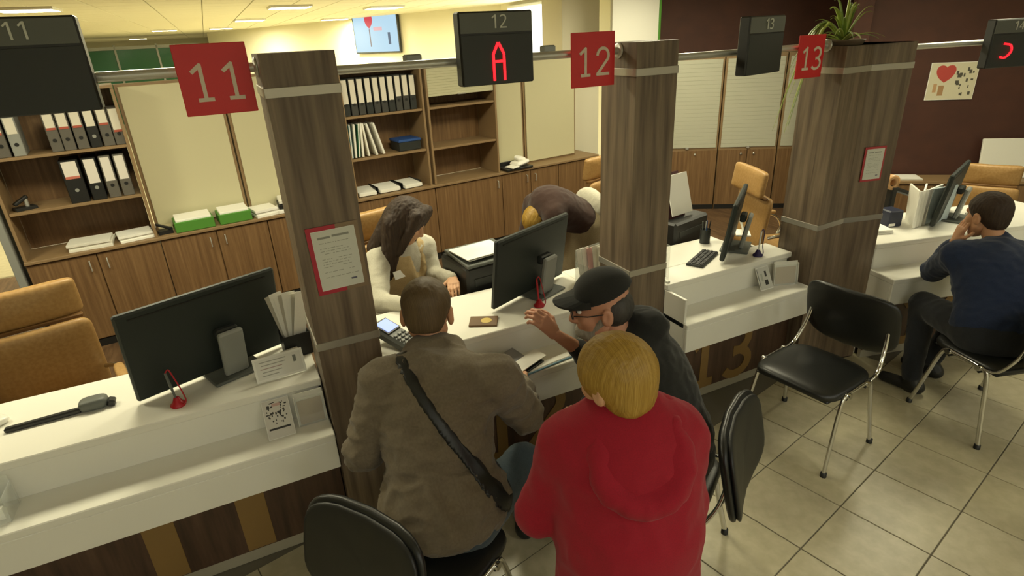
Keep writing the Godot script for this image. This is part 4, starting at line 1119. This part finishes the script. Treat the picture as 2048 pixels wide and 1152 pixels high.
func build_plant() -> void:
	var o := thing("potted_plant", "green spiky-leaved plant on top of the wide pillar", "plant", Vector3(3.33, 2.1, -2.46))
	part("pot", mb().lathe([Vector2(0, 0), Vector2(0.1, 0), Vector2(0.115, 0.022), Vector2(0.118, 0.03), Vector2(0.105, 0.03), Vector2(0.1, 0.02), Vector2(0, 0.018)], 18), hexm("#6b5a47", 0.6), o)
	var r := RandomNumberGenerator.new(); r.seed = 21
	var ms := [hexm("#84983a", 0.5), hexm("#9aab4c", 0.5), hexm("#6c8430", 0.5)]
	for k in 34:
		var a := r.randf() * TAU
		var L := r.randf_range(0.14, 0.3)
		var rise := r.randf_range(0.12, 0.26) if k < 16 else r.randf_range(0.02, 0.1)
		var dr := Vector3(cos(a), 0, sin(a))
		var drop := 0.02
		if k >= 26:      # long trailing leaves over the left side of the pillar
			dr = Vector3(-0.95, 0, r.randf_range(-0.4, 0.55)).normalized(); L = r.randf_range(0.3, 0.38); rise = 0.14; drop = r.randf_range(0.25, 0.62)
		elif k < 16: L *= 0.6
		var pts := []
		for q in 9:
			var t := q / 8.0
			pts.append(Vector3(0, 0.02, 0) + dr * L * minf(t, 0.5 + t * 0.5) + Vector3(0, rise * sin(t * PI * (0.55 if k < 16 else 0.75)) - (drop * pow(maxf(t - 0.35, 0.0) / 0.65, 1.5)), 0))
		var wd := r.randf_range(0.009, 0.014)
		var rad := []
		for q in 9: rad.append(maxf(wd * (1.0 - pow(q / 8.0, 2.5)), 0.0012))
		part("leaf", mb().tube(pts, rad, 6, 0.28), ms[k % 3], o)
# ---------------------------------------------------------------- people
func look(f: Vector3, up := Vector3.UP) -> Basis:      # columns: right, up, forward
	f = f.normalized()
	var r := up.cross(f).normalized()
	return Basis(r, f.cross(r).normalized(), f)
func ell(c: Vector3, b: Basis, r: Vector3, k := 0.03) -> Array: return [1, c, b, r, k]
func cut(c: Vector3, b: Basis, r: Vector3, k := 0.01) -> Array: return [2, c, b, r, k]
func cap(a: Vector3, b: Vector3, ra: float, rb: float, k := 0.03) -> Array: return [0, a, b, ra, rb, k]

func head_prims(c: Vector3, b: Basis, s: float) -> Array:
	var L := []
	var e := func(x, y, z, rx, ry, rz, k): L.append(ell(c + b * (Vector3(x, y, z) * s), b, Vector3(rx, ry, rz) * s, k * s))
	var q := func(p0: Vector3, p1: Vector3, r0, r1, k): L.append(cap(c + b * (p0 * s), c + b * (p1 * s), r0 * s, r1 * s, k * s))
	e.call(0.0, 0.035, -0.012, 0.076, 0.085, 0.095, 0.03)
	e.call(0.0, -0.038, 0.03, 0.058, 0.072, 0.058, 0.03)
	q.call(Vector3(-0.012, -0.097, 0.06), Vector3(0.012, -0.097, 0.06), 0.018, 0.018, 0.025)
	q.call(Vector3(-0.05, -0.055, 0.0), Vector3(-0.02, -0.092, 0.05), 0.018, 0.016, 0.03)
	q.call(Vector3(0.05, -0.055, 0.0), Vector3(0.02, -0.092, 0.05), 0.018, 0.016, 0.03)
	for x in [-1.0, 1.0]:
		e.call(x * 0.036, -0.022, 0.062, 0.022, 0.02, 0.02, 0.025)
		q.call(Vector3(x * 0.012, 0.034, 0.085), Vector3(x * 0.046, 0.034, 0.068), 0.01, 0.009, 0.015)
		L.append(cut(c + b * (Vector3(x * 0.031, 0.012, 0.1) * s), b, Vector3(0.017, 0.012, 0.016) * s, 0.012 * s))
		e.call(x * 0.083, -0.006, -0.008, 0.013, 0.034, 0.021, 0.008)
		L.append(cut(c + b * (Vector3(x * 0.096, 0.0, -0.002) * s), b, Vector3(0.007, 0.019, 0.011) * s, 0.006 * s))
		e.call(x * 0.012, -0.034, 0.092, 0.011, 0.008, 0.011, 0.01)
	q.call(Vector3(0, 0.02, 0.086), Vector3(0, -0.028, 0.105), 0.009, 0.012, 0.014)
	q.call(Vector3(-0.018, -0.06, 0.08), Vector3(0.018, -0.06, 0.08), 0.008, 0.008, 0.008)
	q.call(Vector3(-0.015, -0.07, 0.078), Vector3(0.015, -0.07, 0.078), 0.009, 0.009, 0.006)
	return L

func hand_prims(w: Vector3, d: Vector3, back: Vector3, thumb: float, curl: float, s := 1.0) -> Array:   # d: towards fingertips, back: back of the hand, thumb: +1/-1 side
	d = d.normalized()
	var sd := d.cross(back).normalized() * thumb
	back = sd.cross(d).normalized() * thumb
	if back.dot(d.cross(sd) * -thumb) < 0: pass
	var L := []
	var k := 0.008 * s
	var kn := []
	for f in 4:
		var off := (1.35 - f * 0.9) * 0.021 * s
		var p := w + d * (0.09 - absf(f - 1.2) * 0.004) * s + sd * off
		kn.append(p)
		L.append(cap(w + sd * off * 0.55 + d * 0.008, p, 0.015 * s, 0.011 * s, 0.016 * s))
	for f in 4:
		var p: Vector3 = kn[f]
		var a := 0.0
		var len: float = [0.042, 0.047, 0.043, 0.034][f] * s
		var ax := d.cross(-back).normalized()
		for j in 3:
			a += curl * (0.6 if j == 0 else 1.0)
			var dd := d.rotated(ax, a)
			var e := p + dd * len
			L.append(cap(p, e, (0.0098 - j * 0.0011) * s, (0.0089 - j * 0.0011) * s, 0.004 * s))
			p = e
			len *= 0.72
	var t0 := w + d * 0.02 * s + sd * 0.018 * s
	var t1 := t0 + (d * 0.6 + sd * 0.75 - back * 0.25).normalized() * 0.042 * s
	var t2 := t1 + (d * 0.85 + sd * 0.3 - back * 0.35 * (1.0 + curl)).normalized() * 0.034 * s
	var t3 := t2 + (d * 0.95 - back * 0.4 * (1.0 + curl)).normalized() * 0.026 * s
	L.append(cap(t0, t1, 0.016 * s, 0.012 * s, 0.012 * s)); L.append(cap(t1, t2, 0.011 * s, 0.0095 * s, 0.005 * s)); L.append(cap(t2, t3, 0.0095 * s, 0.008 * s, 0.004 * s))
	return L

func local(L: Array, o: Vector3) -> Array:
	var R := []
	for p in L:
		var q: Array = p.duplicate()
		q[1] = p[1] - o
		if p[0] == 0: q[2] = p[2] - o
		R.append(q)
	return R

func person(label: String, J: Dictionary, opt: Dictionary) -> Node3D:
	var base: Vector3 = Vector3(J.pelvis.x, 0.0, J.pelvis.z)
	var o := thing("person", label, "person", base)
	var g: float = opt.get("bulk", 1.0)
	var hs: float = opt.get("head", 1.0)
	var spine: Vector3 = (J.neck - J.pelvis).normalized()
	var xs: Vector3 = (J.sr - J.sl)
	xs = (xs - spine * xs.dot(spine)).normalized()
	var tb := Basis(xs, spine, xs.cross(spine))
	var hb := look(J.face, J.get("headup", Vector3.UP))
	# skin: one continuous body
	var B := []
	B.append(ell(J.pelvis, tb, Vector3(0.16, 0.12, 0.115) * g, 0.06))
	B.append(ell((J.pelvis + J.chest) / 2, tb, Vector3(0.14, 0.16, 0.1) * g, 0.06))
	B.append(ell(J.chest, tb, Vector3(0.165, 0.17, 0.11) * g, 0.06))
	B.append(cap(J.sl, J.sr, 0.058 * g, 0.058 * g, 0.05))
	B.append(cap(J.neck - spine * 0.05, J.head - hb.z * 0.01, 0.058, 0.054, 0.03))
	for s in ["l", "r"]:
		B.append(cap(J["s" + s], J["e" + s], 0.05 * g, 0.04 * g, 0.03))
		B.append(cap(J["e" + s], J["w" + s], 0.04 * g, 0.028, 0.02))
		B.append(cap(J["h" + s], J["k" + s], 0.08 * g, 0.055 * g, 0.04))
		B.append(cap(J["k" + s], J["a" + s], 0.052 * g, 0.036, 0.03))
	var m := mb().sdf(local(B, base), 0.016)
	m.sdf(local(head_prims(J.head, hb, hs), base), 0.0055)
	for s in ["l", "r"]:
		if not J.has("d" + s): continue
		m.sdf(local(hand_prims(J["w" + s], J["d" + s], J.get("b" + s, Vector3.UP), (1.0 if s == "l" else -1.0) * opt.get("tside", 1.0), opt.get("curl" + s, 0.5), opt.get("hand", 1.0)), base), 0.0042)
	part("body", m, opt.skin, o)
	for x in [-1.0, 1.0]:
		part("eye", mb().lathe([Vector2(0, -0.011), Vector2(0.009, -0.007), Vector2(0.0118, 0), Vector2(0.009, 0.007), Vector2(0, 0.011)], 10, J.head + hb * (Vector3(x * 0.031, 0.012, 0.079) * hs) - base), M.paper, o)
		part("iris", mb().lathe([Vector2(0, -0.003), Vector2(0.0055, -0.002), Vector2(0.0055, 0.002), Vector2(0, 0.003)], 8, J.head + hb * (Vector3(x * 0.031, 0.011, 0.0895) * hs) - base, hb * rotx(90)), M.black, o)
	# upper garment
	var t: float = opt.get("loose", 1.0)
	var U := []
	U.append(ell(J.pelvis + spine * 0.03, tb, Vector3(0.185, 0.11, 0.145) * g * t, 0.07))
	U.append(ell((J.pelvis + J.chest) / 2, tb, Vector3(0.175, 0.2, 0.135) * g * t, 0.07))
	U.append(ell(J.chest, tb, Vector3(0.2, 0.2, 0.14) * g * t, 0.07))
	U.append(cap(J.sl, J.sr, 0.075 * g * t, 0.075 * g * t, 0.06))
	U.append(cap(J.neck - spine * 0.07, J.neck - spine * 0.015, 0.085 * g, 0.07, 0.03))
	for s in ["l", "r"]:
		var w: Vector3 = J["e" + s].lerp(J["w" + s], opt.get("sleeve", 0.92))
		U.append(cap(J["s" + s], J["e" + s], 0.072 * g * t, 0.058 * g * t, 0.035))
		U.append(cap(J["e" + s], w, 0.057 * g * t, 0.042 * g * t, 0.025))
	for p in opt.get("upper_extra", []): U.append(p)
	part(opt.get("upper", "jacket"), mb().sdf(local(U, base), 0.0125, opt.get("fold", 0.006), opt.get("ff", 9.0), opt.get("fs", Vector3.ONE)), opt.top, o)
	# lower garment
	var D := []
	D.append(ell(J.pelvis - spine * 0.03, tb, Vector3(0.175, 0.12, 0.13) * g, 0.05))
	for s in ["l", "r"]:
		D.append(cap(J["h" + s], J["k" + s], 0.095 * g, 0.07 * g, 0.04))
		D.append(cap(J["k" + s], J["a" + s], 0.068 * g, 0.055, 0.03))
	for p in opt.get("lower_extra", []): D.append(p)
	part(opt.get("lower", "trousers"), mb().sdf(local(D, base), 0.0145, 0.004, 8.0), opt.bottom, o)
	for s in ["l", "r"]:
		var f: Vector3 = J.get("f" + s, Vector3(J.face.x, 0, J.face.z).normalized())
		var a: Vector3 = J["a" + s]
		part("shoe", mb().sdf(local([cap(Vector3(a.x, 0.045, a.z) - f * 0.05, Vector3(a.x, 0.035, a.z) + f * 0.15, 0.042, 0.034, 0.03), cap(Vector3(a.x, 0.05, a.z) - f * 0.03, a + Vector3(0, 0.0, 0), 0.045, 0.048, 0.03), [3, Vector3(0, 0.003, 0), Vector3.DOWN]], base), 0.011), opt.get("shoe", M.black), o)
	# hair
	var H := []
	for h in opt.get("hair", []):
		var q: Array = h.duplicate()
		if h[0] == 0:
			q[1] = J.head + hb * (h[1] * hs) - base; q[2] = J.head + hb * (h[2] * hs) - base; q[3] = h[3] * hs; q[4] = h[4] * hs
		elif h[0] == 3:
			q[1] = J.head + hb * (h[1] * hs) - base; q[2] = hb * h[2]
		else:
			q[1] = J.head + hb * (h[1] * hs) - base; q[2] = hb * h[2]; q[3] = h[3] * hs
		H.append(q)
	if H: part("hair", mb().sdf(H, 0.0065, opt.get("hairfold", 0.003), 32.0, opt.get("hairfs", Vector3(1, 0.35, 1))), opt.hairmat, o)
	o.set_meta("frame", hb)
	return o

func short_hair(len := 0.0) -> Array:
	return [ell(Vector3(0, 0.045, -0.02), Basis(), Vector3(0.086, 0.09, 0.104), 0.02), ell(Vector3(0, -0.012, -0.058), Basis(), Vector3(0.066, 0.062 + len, 0.05), 0.03), cut(Vector3(0, -0.03, 0.1), Basis(), Vector3(0.11, 0.1, 0.085), 0.015), cut(Vector3(0.1, -0.03, 0.0), Basis(), Vector3(0.035, 0.042, 0.035), 0.01), cut(Vector3(-0.1, -0.03, 0.0), Basis(), Vector3(0.035, 0.042, 0.035), 0.01), [3, Vector3(0, -0.048 - len, 0), Vector3(0, -1, 0.1)]]

func build_people() -> void:
	var o: Node3D
	var base: Vector3
	# man in khaki jacket, back to us
	var J := {pelvis = Vector3(0.45, 0.57, -1.72), chest = Vector3(0.53, 0.9, -1.93), neck = Vector3(0.59, 1.06, -2.09), head = Vector3(0.605, 1.185, -2.17), face = Vector3(0.42, -0.35, -0.85),
		sl = Vector3(0.36, 1.0, -2.04), sr = Vector3(0.755, 1.0, -1.83), el = Vector3(0.23, 0.74, -2.0), er = Vector3(0.9, 0.75, -1.88), wl = Vector3(0.44, 0.71, -2.16), wr = Vector3(1.03, 0.7, -2.18),
		dl = Vector3(0.95, 0.0, -0.25), dr = Vector3(0.35, -0.05, -0.9), hl = Vector3(0.38, 0.54, -1.8), hr = Vector3(0.54, 0.54, -1.65), kl = Vector3(0.66, 0.53, -2.13), kr = Vector3(0.87, 0.52, -1.86), al = Vector3(0.64, 0.1, -2.2), ar = Vector3(0.92, 0.1, -1.98)}
	o = person("man in khaki jacket with black shoulder strap, back to the camera", J, {bulk = 1.16, head = 1.2, skin = M.skin, loose = 1.02, fold = 0.016, ff = 4.5, fs = Vector3(1.2, 2.0, 1.2), top = M.khaki, bottom = M.jeans, hairmat = M.hair_brown, hair = short_hair(), hairfold = 0.0015, curlr = 0.6, curll = 0.4, hand = 1.1,
		upper_extra = [ell(Vector3(0.47, 0.6, -1.72), Basis(), Vector3(0.24, 0.13, 0.21), 0.08), cap(Vector3(0.54, 1.055, -2.08), Vector3(0.635, 1.055, -2.05), 0.068, 0.068, 0.03)]})
	base = o.position
	var sp0: Vector3 = (J.neck - J.pelvis).normalized()
	var sx: Vector3 = (J.sr - J.sl).normalized()
	var sb := Basis(sx, sp0, sx.cross(sp0))
	var A0 := Vector3(0.47, 1.08, -2.08)
	var A1 := Vector3(0.63, 0.66, -1.55)
	var sn := (A1 - A0).cross(Vector3(-0.4, 0.3, 0.85)).normalized()
	var SP := []
	for q in [[J.pelvis + sp0 * 0.03, Vector3(0.185, 0.11, 0.145)], [(J.pelvis + J.chest) / 2, Vector3(0.175, 0.2, 0.135)], [J.chest, Vector3(0.2, 0.2, 0.14)]]: SP.append(ell(q[0], sb, q[1] * 1.183 + Vector3.ONE * 0.019, 0.07))
	SP.append(cap(J.sl, J.sr, 0.103, 0.103, 0.06)); SP.append(ell(Vector3(0.47, 0.6, -1.72), Basis(), Vector3(0.254, 0.144, 0.224), 0.08)); SP.append(cap(J.neck - sp0 * 0.06, J.neck, 0.118, 0.095, 0.03))
	SP.append([3, A0 + sn * 0.021, sn]); SP.append([3, A0 - sn * 0.021, -sn])
	for q in SP: if q[0] == 3: q[1] -= base
	var SL := []
	for q in SP: SL.append(q if q[0] == 3 else local([q], base)[0])
	part("shoulder_strap", mb().sdf(SL, 0.0095), M.black, o)
	# woman in red coat
	J = {pelvis = Vector3(0.84, 0.86, -1.07), chest = Vector3(0.855, 1.09, -1.11), neck = Vector3(0.862, 1.215, -1.14), head = Vector3(0.845, 1.34, -1.165), face = Vector3(-0.32, -0.22, -0.92),
		sl = Vector3(0.715, 1.13, -1.21), sr = Vector3(1.015, 1.14, -1.09), el = Vector3(0.62, 0.885, -1.24), er = Vector3(1.045, 0.89, -1.06), wl = Vector3(0.76, 0.86, -1.4), wr = Vector3(0.98, 0.88, -1.33),
		dl = Vector3(0.8, 0.1, -0.4), dr = Vector3(-0.8, 0.1, -0.4), hl = Vector3(0.76, 0.84, -1.1), hr = Vector3(0.92, 0.84, -1.04), kl = Vector3(0.77, 0.46, -1.12), kr = Vector3(0.93, 0.46, -1.05), al = Vector3(0.77, 0.1, -1.1), ar = Vector3(0.93, 0.1, -1.03)}
	o = person("woman in bright red hooded coat with short golden hair, back to the camera", J, {bulk = 1.02, head = 1.06, skin = M.skin_pale, loose = 1.08, fold = 0.006, ff = 6.0, upper = "coat", top = M.red_coat, bottom = M.dark_cloth, hairmat = M.hair_gold, sleeve = 0.95,
		hair = [ell(Vector3(0, 0.03, -0.015), Basis(), Vector3(0.095, 0.103, 0.112), 0.03), ell(Vector3(0, -0.04, -0.05), Basis(), Vector3(0.072, 0.06, 0.055), 0.03), cut(Vector3(0, -0.055, 0.12), Basis(), Vector3(0.085, 0.1, 0.085), 0.015), cut(Vector3(0.11, -0.06, 0.03), Basis(), Vector3(0.05, 0.05, 0.06), 0.015), cut(Vector3(-0.11, -0.06, 0.03), Basis(), Vector3(0.05, 0.05, 0.06), 0.015)], hairfold = 0.0025,
		upper_extra = [cap(Vector3(0.84, 0.84, -1.08), Vector3(0.84, 0.5, -1.08), 0.185, 0.2, 0.08), cap(Vector3(0.8, 0.84, -1.1), Vector3(0.78, 0.5, -1.1), 0.15, 0.16, 0.05), cap(Vector3(0.9, 0.84, -1.06), Vector3(0.92, 0.5, -1.05), 0.15, 0.16, 0.05)]})
	base = o.position
	var hd := []
	for q in 11:      # hood lying on the back: a drooping U from shoulder to shoulder
		var a := PI * q / 10.0
		hd.append(Vector3(0.865, 1.17, -1.12) + Vector3(0.36, 0, 0.13).normalized() * -cos(a) * (0.105 + 0.06 * sin(a)) + Vector3(-0.3, 0, 0.9).normalized() * (0.055 + sin(a) * 0.125) + Vector3.DOWN * (sin(a) * 0.17 - 0.065))
	var HP := []
	for q in 10: HP.append(cap(hd[q], hd[q + 1], 0.027, 0.027, 0.03))
	HP.append(ell(Vector3(0.845, 1.13, -1.02), look(Vector3(-0.3, 0.3, 0.9)), Vector3(0.13, 0.12, 0.05), 0.04))
	HP.append(cap(Vector3(0.76, 1.2, -1.19), Vector3(0.87, 1.215, -1.08), 0.035, 0.035, 0.02))
	HP.append(cap(Vector3(0.87, 1.215, -1.08), Vector3(0.97, 1.245, -1.1), 0.035, 0.035, 0.02))
	part("hood", mb().sdf(local(HP, base), 0.011, 0.004, 9.0), M.red_coat, o)
	# man in cap
	J = {pelvis = Vector3(1.49, 0.57, -1.58), chest = Vector3(1.42, 0.88, -1.69), neck = Vector3(1.335, 1.06, -1.78), head = Vector3(1.245, 1.195, -1.833), face = Vector3(-0.92, -0.1, -0.36),
		sl = Vector3(1.26, 0.98, -1.64), sr = Vector3(1.48, 1.0, -1.9), el = Vector3(1.27, 0.72, -1.62), er = Vector3(1.4, 0.755, -2.16), wl = Vector3(1.22, 0.65, -1.83), wr = Vector3(1.235, 0.905, -2.2),
		dl = Vector3(-0.3, 0.0, -0.9), dr = Vector3(-0.55, 0.75, -0.1), br = Vector3(0.3, 0.35, 0.9), hl = Vector3(1.42, 0.55, -1.54), hr = Vector3(1.57, 0.55, -1.66), kl = Vector3(1.17, 0.54, -1.85), kr = Vector3(1.36, 0.54, -2.02), al = Vector3(1.2, 0.1, -1.9), ar = Vector3(1.42, 0.1, -2.05)}
	o = person("bearded man in black cap, glasses and black jacket, leaning over the ledge", J, {bulk = 1.12, head = 1.16, skin = M.skin_ruddy, top = M.black_cloth, bottom = M.dark_cloth, hairmat = M.hair_grey, sleeve = 0.3, hand = 1.12, curlr = 0.75, tside = -1.0,
		hair = [ell(Vector3(0, 0.0, -0.045), Basis(), Vector3(0.084, 0.075, 0.075), 0.02), cut(Vector3(0, -0.02, 0.07), Basis(), Vector3(0.12, 0.12, 0.09), 0.01)],
		upper_extra = [cap(Vector3(1.43, 1.06, -1.88), Vector3(1.4, 1.1, -1.72), 0.07, 0.07, 0.04), cap(Vector3(1.47, 1.07, -1.8), Vector3(1.44, 1.1, -1.72), 0.075, 0.06, 0.04)]})
	base = o.position
	var hb: Basis = o.get_meta("frame")
	var s := 1.16
	var h0: Vector3 = J.head - base
	var cp := [ell(h0 + hb * (Vector3(0, 0.06, -0.018) * s), hb, Vector3(0.09, 0.088, 0.108) * s, 0.02), [3, h0 + hb * (Vector3(0, 0.052, 0) * s), hb * Vector3(0, -1, -0.3)]]
	part("cap", mb().sdf(cp, 0.0065), M.cap_cloth, o)
	var bm := mb()
	var rows := []
	for e in [[0.0, 0.0], [1.0, 0.0], [1.0, 0.008], [0.0, 0.008]]:
		var row := []
		for q in 13:
			var a := PI * (q / 12.0)
			var rr: float = 0.082 + e[0] * 0.0
			row.append(h0 + hb * (Vector3(-cos(a) * rr, 0.055 + e[1] - e[0] * (0.006 + 0.012 * absf(cos(a))), 0.045 + sin(a) * (0.045 + 0.075 * e[0])) * s))
		rows.append(row)
	for q in 12:
		var cc: Vector3 = (rows[0][q] + rows[1][q] + rows[2][q + 1] + rows[3][q + 1]) / 4
		for e in 4: bm.face([rows[e][q], rows[e][q + 1], rows[(e + 1) % 4][q + 1], rows[(e + 1) % 4][q]], cc)
	part("cap_brim", bm, M.cap_cloth, o)
	var gl := mb()
	for x in [-1.0, 1.0]:
		var rg := []
		for q in 15: rg.append(h0 + hb * (Vector3(x * 0.034 + cos(TAU * q / 14) * 0.025, 0.008 + sin(TAU * q / 14) * 0.018, 0.107) * s))
		gl.tube(rg, 0.0022, 5)
		gl.tube([h0 + hb * (Vector3(x * 0.06, 0.012, 0.104) * s), h0 + hb * (Vector3(x * 0.083, 0.012, 0.06) * s), h0 + hb * (Vector3(x * 0.088, 0.012, -0.005) * s)], 0.0025, 5)
	gl.tube([h0 + hb * (Vector3(-0.01, 0.012, 0.109) * s), h0 + hb * (Vector3(0.01, 0.012, 0.109) * s)], 0.0022, 5)
	part("glasses", gl, M.black, o)
	part("beard", mb().sdf([ell(h0 + hb * (Vector3(0, -0.08, 0.052) * s), hb, Vector3(0.045, 0.036, 0.046) * s, 0.01), cap(h0 + hb * (Vector3(-0.056, -0.03, 0.01) * s), h0 + hb * (Vector3(-0.03, -0.085, 0.05) * s), 0.012 * s, 0.016 * s, 0.02), cap(h0 + hb * (Vector3(0.056, -0.03, 0.01) * s), h0 + hb * (Vector3(0.03, -0.085, 0.05) * s), 0.016 * s, 0.02 * s, 0.02), cut(h0 + hb * (Vector3(0, -0.02, 0.1) * s), hb, Vector3(0.04, 0.03, 0.03) * s, 0.01)], 0.006, 0.002, 40.0), M.beard, o)
	# clerk with long hair behind the counter
	J = {pelvis = Vector3(0.8, 0.58, -3.6), chest = Vector3(0.83, 0.88, -3.5), neck = Vector3(0.855, 1.09, -3.44), head = Vector3(0.885, 1.24, -3.375), face = Vector3(0.62, -0.5, 0.6),
		sl = Vector3(1.01, 1.01, -3.52), sr = Vector3(0.68, 1.02, -3.4), el = Vector3(1.03, 0.84, -3.42), er = Vector3(0.6, 0.86, -3.13), wl = Vector3(1.07, 0.89, -3.17), wr = Vector3(0.76, 0.885, -2.93),
		dl = Vector3(-0.3, 0.0, 0.9), dr = Vector3(0.8, 0.0, 0.5), hl = Vector3(0.9, 0.55, -3.62), hr = Vector3(0.7, 0.55, -3.58), kl = Vector3(0.98, 0.55, -3.24), kr = Vector3(0.78, 0.55, -3.2), al = Vector3(0.98, 0.1, -3.24), ar = Vector3(0.78, 0.1, -3.2)}
	o = person("seated clerk with long brown hair, white blouse and beige vest", J, {bulk = 0.95, head = 1.1, skin = M.skin_pale, upper = "blouse", top = M.blouse, bottom = M.dark_cloth, hairmat = M.hair_dark, fold = 0.004,
		hair = [ell(Vector3(0, 0.03, -0.015), Basis(), Vector3(0.095, 0.105, 0.112), 0.03), cap(Vector3(-0.07, -0.02, -0.04), Vector3(-0.1, -0.3, 0.05), 0.06, 0.04, 0.03), cap(Vector3(0.07, -0.02, -0.03), Vector3(0.06, -0.34, 0.09), 0.055, 0.035, 0.03), cap(Vector3(0, -0.02, -0.07), Vector3(-0.02, -0.24, -0.09), 0.07, 0.06, 0.03), cap(Vector3(-0.06, 0.09, 0.06), Vector3(0.06, 0.09, 0.06), 0.03, 0.03, 0.03), cap(Vector3(0.062, 0.06, 0.06), Vector3(0.082, -0.12, 0.045), 0.03, 0.02, 0.02), cap(Vector3(-0.062, 0.06, 0.06), Vector3(-0.085, -0.14, 0.05), 0.03, 0.025, 0.02), cut(Vector3(0, -0.045, 0.125), Basis(), Vector3(0.062, 0.085, 0.06), 0.015)], hairfold = 0.004})
	base = o.position
	var vb := Basis((J.sr - J.sl).normalized(), (J.neck - J.pelvis).normalized(), (J.sr - J.sl).normalized().cross((J.neck - J.pelvis).normalized()))
	part("vest", mb().sdf(local([ell(J.chest + Vector3(0, -0.02, 0), vb, Vector3(0.205, 0.215, 0.158), 0.05), ell(J.chest - Vector3(0, 0.17, 0), vb, Vector3(0.19, 0.16, 0.15), 0.06), cap(J.sl.lerp(J.sr, 0.15), J.sl.lerp(J.sr, 0.85), 0.075, 0.075, 0.04), cut(J.chest + Vector3(0.1, 0.14, 0.17), Basis(), Vector3(0.05, 0.2, 0.08), 0.02)], base), 0.0125, 0.003), M.vest, o)
	bpart("name_badge", Vector3(0.78, 0.93, -3.325) - base, Vector3(0.075, 0.05, 0.004), M.paper, o, 0.001, roty(20) * rotx(-20))
	# blonde woman bending over, further back
	J = {pelvis = Vector3(2.43, 0.86, -3.85), chest = Vector3(2.19, 1.02, -3.86), neck = Vector3(2.05, 1.05, -3.87), head = Vector3(2.03, 0.91, -3.86), face = Vector3(-0.55, -0.8, 0.1), headup = Vector3(-0.8, 0.55, 0),
		sl = Vector3(2.09, 1.0, -3.7), sr = Vector3(2.09, 1.0, -4.03), el = Vector3(2.04, 0.78, -3.66), er = Vector3(2.03, 0.78, -4.05), wl = Vector3(1.97, 0.62, -3.75), wr = Vector3(1.95, 0.62, -3.98),
		dl = Vector3(-0.4, -0.8, 0.0), dr = Vector3(-0.4, -0.8, 0.0), hl = Vector3(2.45, 0.83, -3.77), hr = Vector3(2.45, 0.83, -3.94), kl = Vector3(2.45, 0.46, -3.77), kr = Vector3(2.46, 0.46, -3.94), al = Vector3(2.5, 0.1, -3.77), ar = Vector3(2.5, 0.1, -3.94), fl = Vector3(-1, 0, 0), fr = Vector3(-1, 0, 0)}
	o = person("blonde woman in brown sweater and beige skirt bending over behind the monitor", J, {bulk = 1.0, head = 1.0, skin = M.skin_pale, upper = "sweater", top = M.brown_cloth, lower = "skirt", bottom = M.beige_cloth, hairmat = M.hair_gold, curlr = 0.3, fold = 0.004,
		hair = [ell(Vector3(0, 0.03, -0.015), Basis(), Vector3(0.09, 0.1, 0.11), 0.03), cap(Vector3(0, 0.0, -0.06), Vector3(0, -0.1, -0.05), 0.06, 0.04, 0.03), cut(Vector3(0, -0.04, 0.125), Basis(), Vector3(0.065, 0.09, 0.06), 0.015)],
		lower_extra = [cap(Vector3(2.44, 0.85, -3.855), Vector3(2.46, 0.5, -3.855), 0.17, 0.2, 0.06)]})
	base = o.position
	part("shirt_tail", mb().sdf(local([ell(Vector3(2.5, 0.98, -3.84), Basis(Vector3.UP, 0.1), Vector3(0.07, 0.13, 0.17), 0.03)], base), 0.0125, 0.003), M.blouse, o)
	# man in navy sweater at the right
	J = {pelvis = Vector3(3.68, 0.57, -1.48), chest = Vector3(3.83, 0.83, -1.6), neck = Vector3(3.97, 1.0, -1.72), head = Vector3(3.96, 1.125, -1.8), face = Vector3(0.15, -0.18, -0.95),
		sl = Vector3(3.75, 0.92, -1.79), sr = Vector3(4.06, 0.93, -1.54), el = Vector3(3.92, 0.72, -1.99), er = Vector3(4.25, 0.72, -1.72), wl = Vector3(3.9, 0.95, -1.9), wr = Vector3(4.2, 0.7, -1.98),
		dl = Vector3(0.1, 0.95, 0.15), bl = Vector3(-0.8, 0.0, -0.5), dr = Vector3(-0.5, 0, -0.85), hl = Vector3(3.64, 0.55, -1.58), hr = Vector3(3.78, 0.55, -1.46), kl = Vector3(3.8, 0.53, -1.93), kr = Vector3(4.05, 0.53, -1.8), al = Vector3(3.64, 0.12, -1.82), ar = Vector3(3.93, 0.12, -1.87), fl = Vector3(-0.15, 0, -1).normalized(), fr = Vector3(0, 0, -1)}
	o = person("man in navy sweater resting his chin on his hand at the right counter", J, {bulk = 1.12, head = 1.08, skin = M.skin, upper = "sweater", top = M.navy, bottom = M.dark_cloth, hairmat = M.hair_dark, hair = short_hair(0.01), sleeve = 0.8, curll = 0.35})
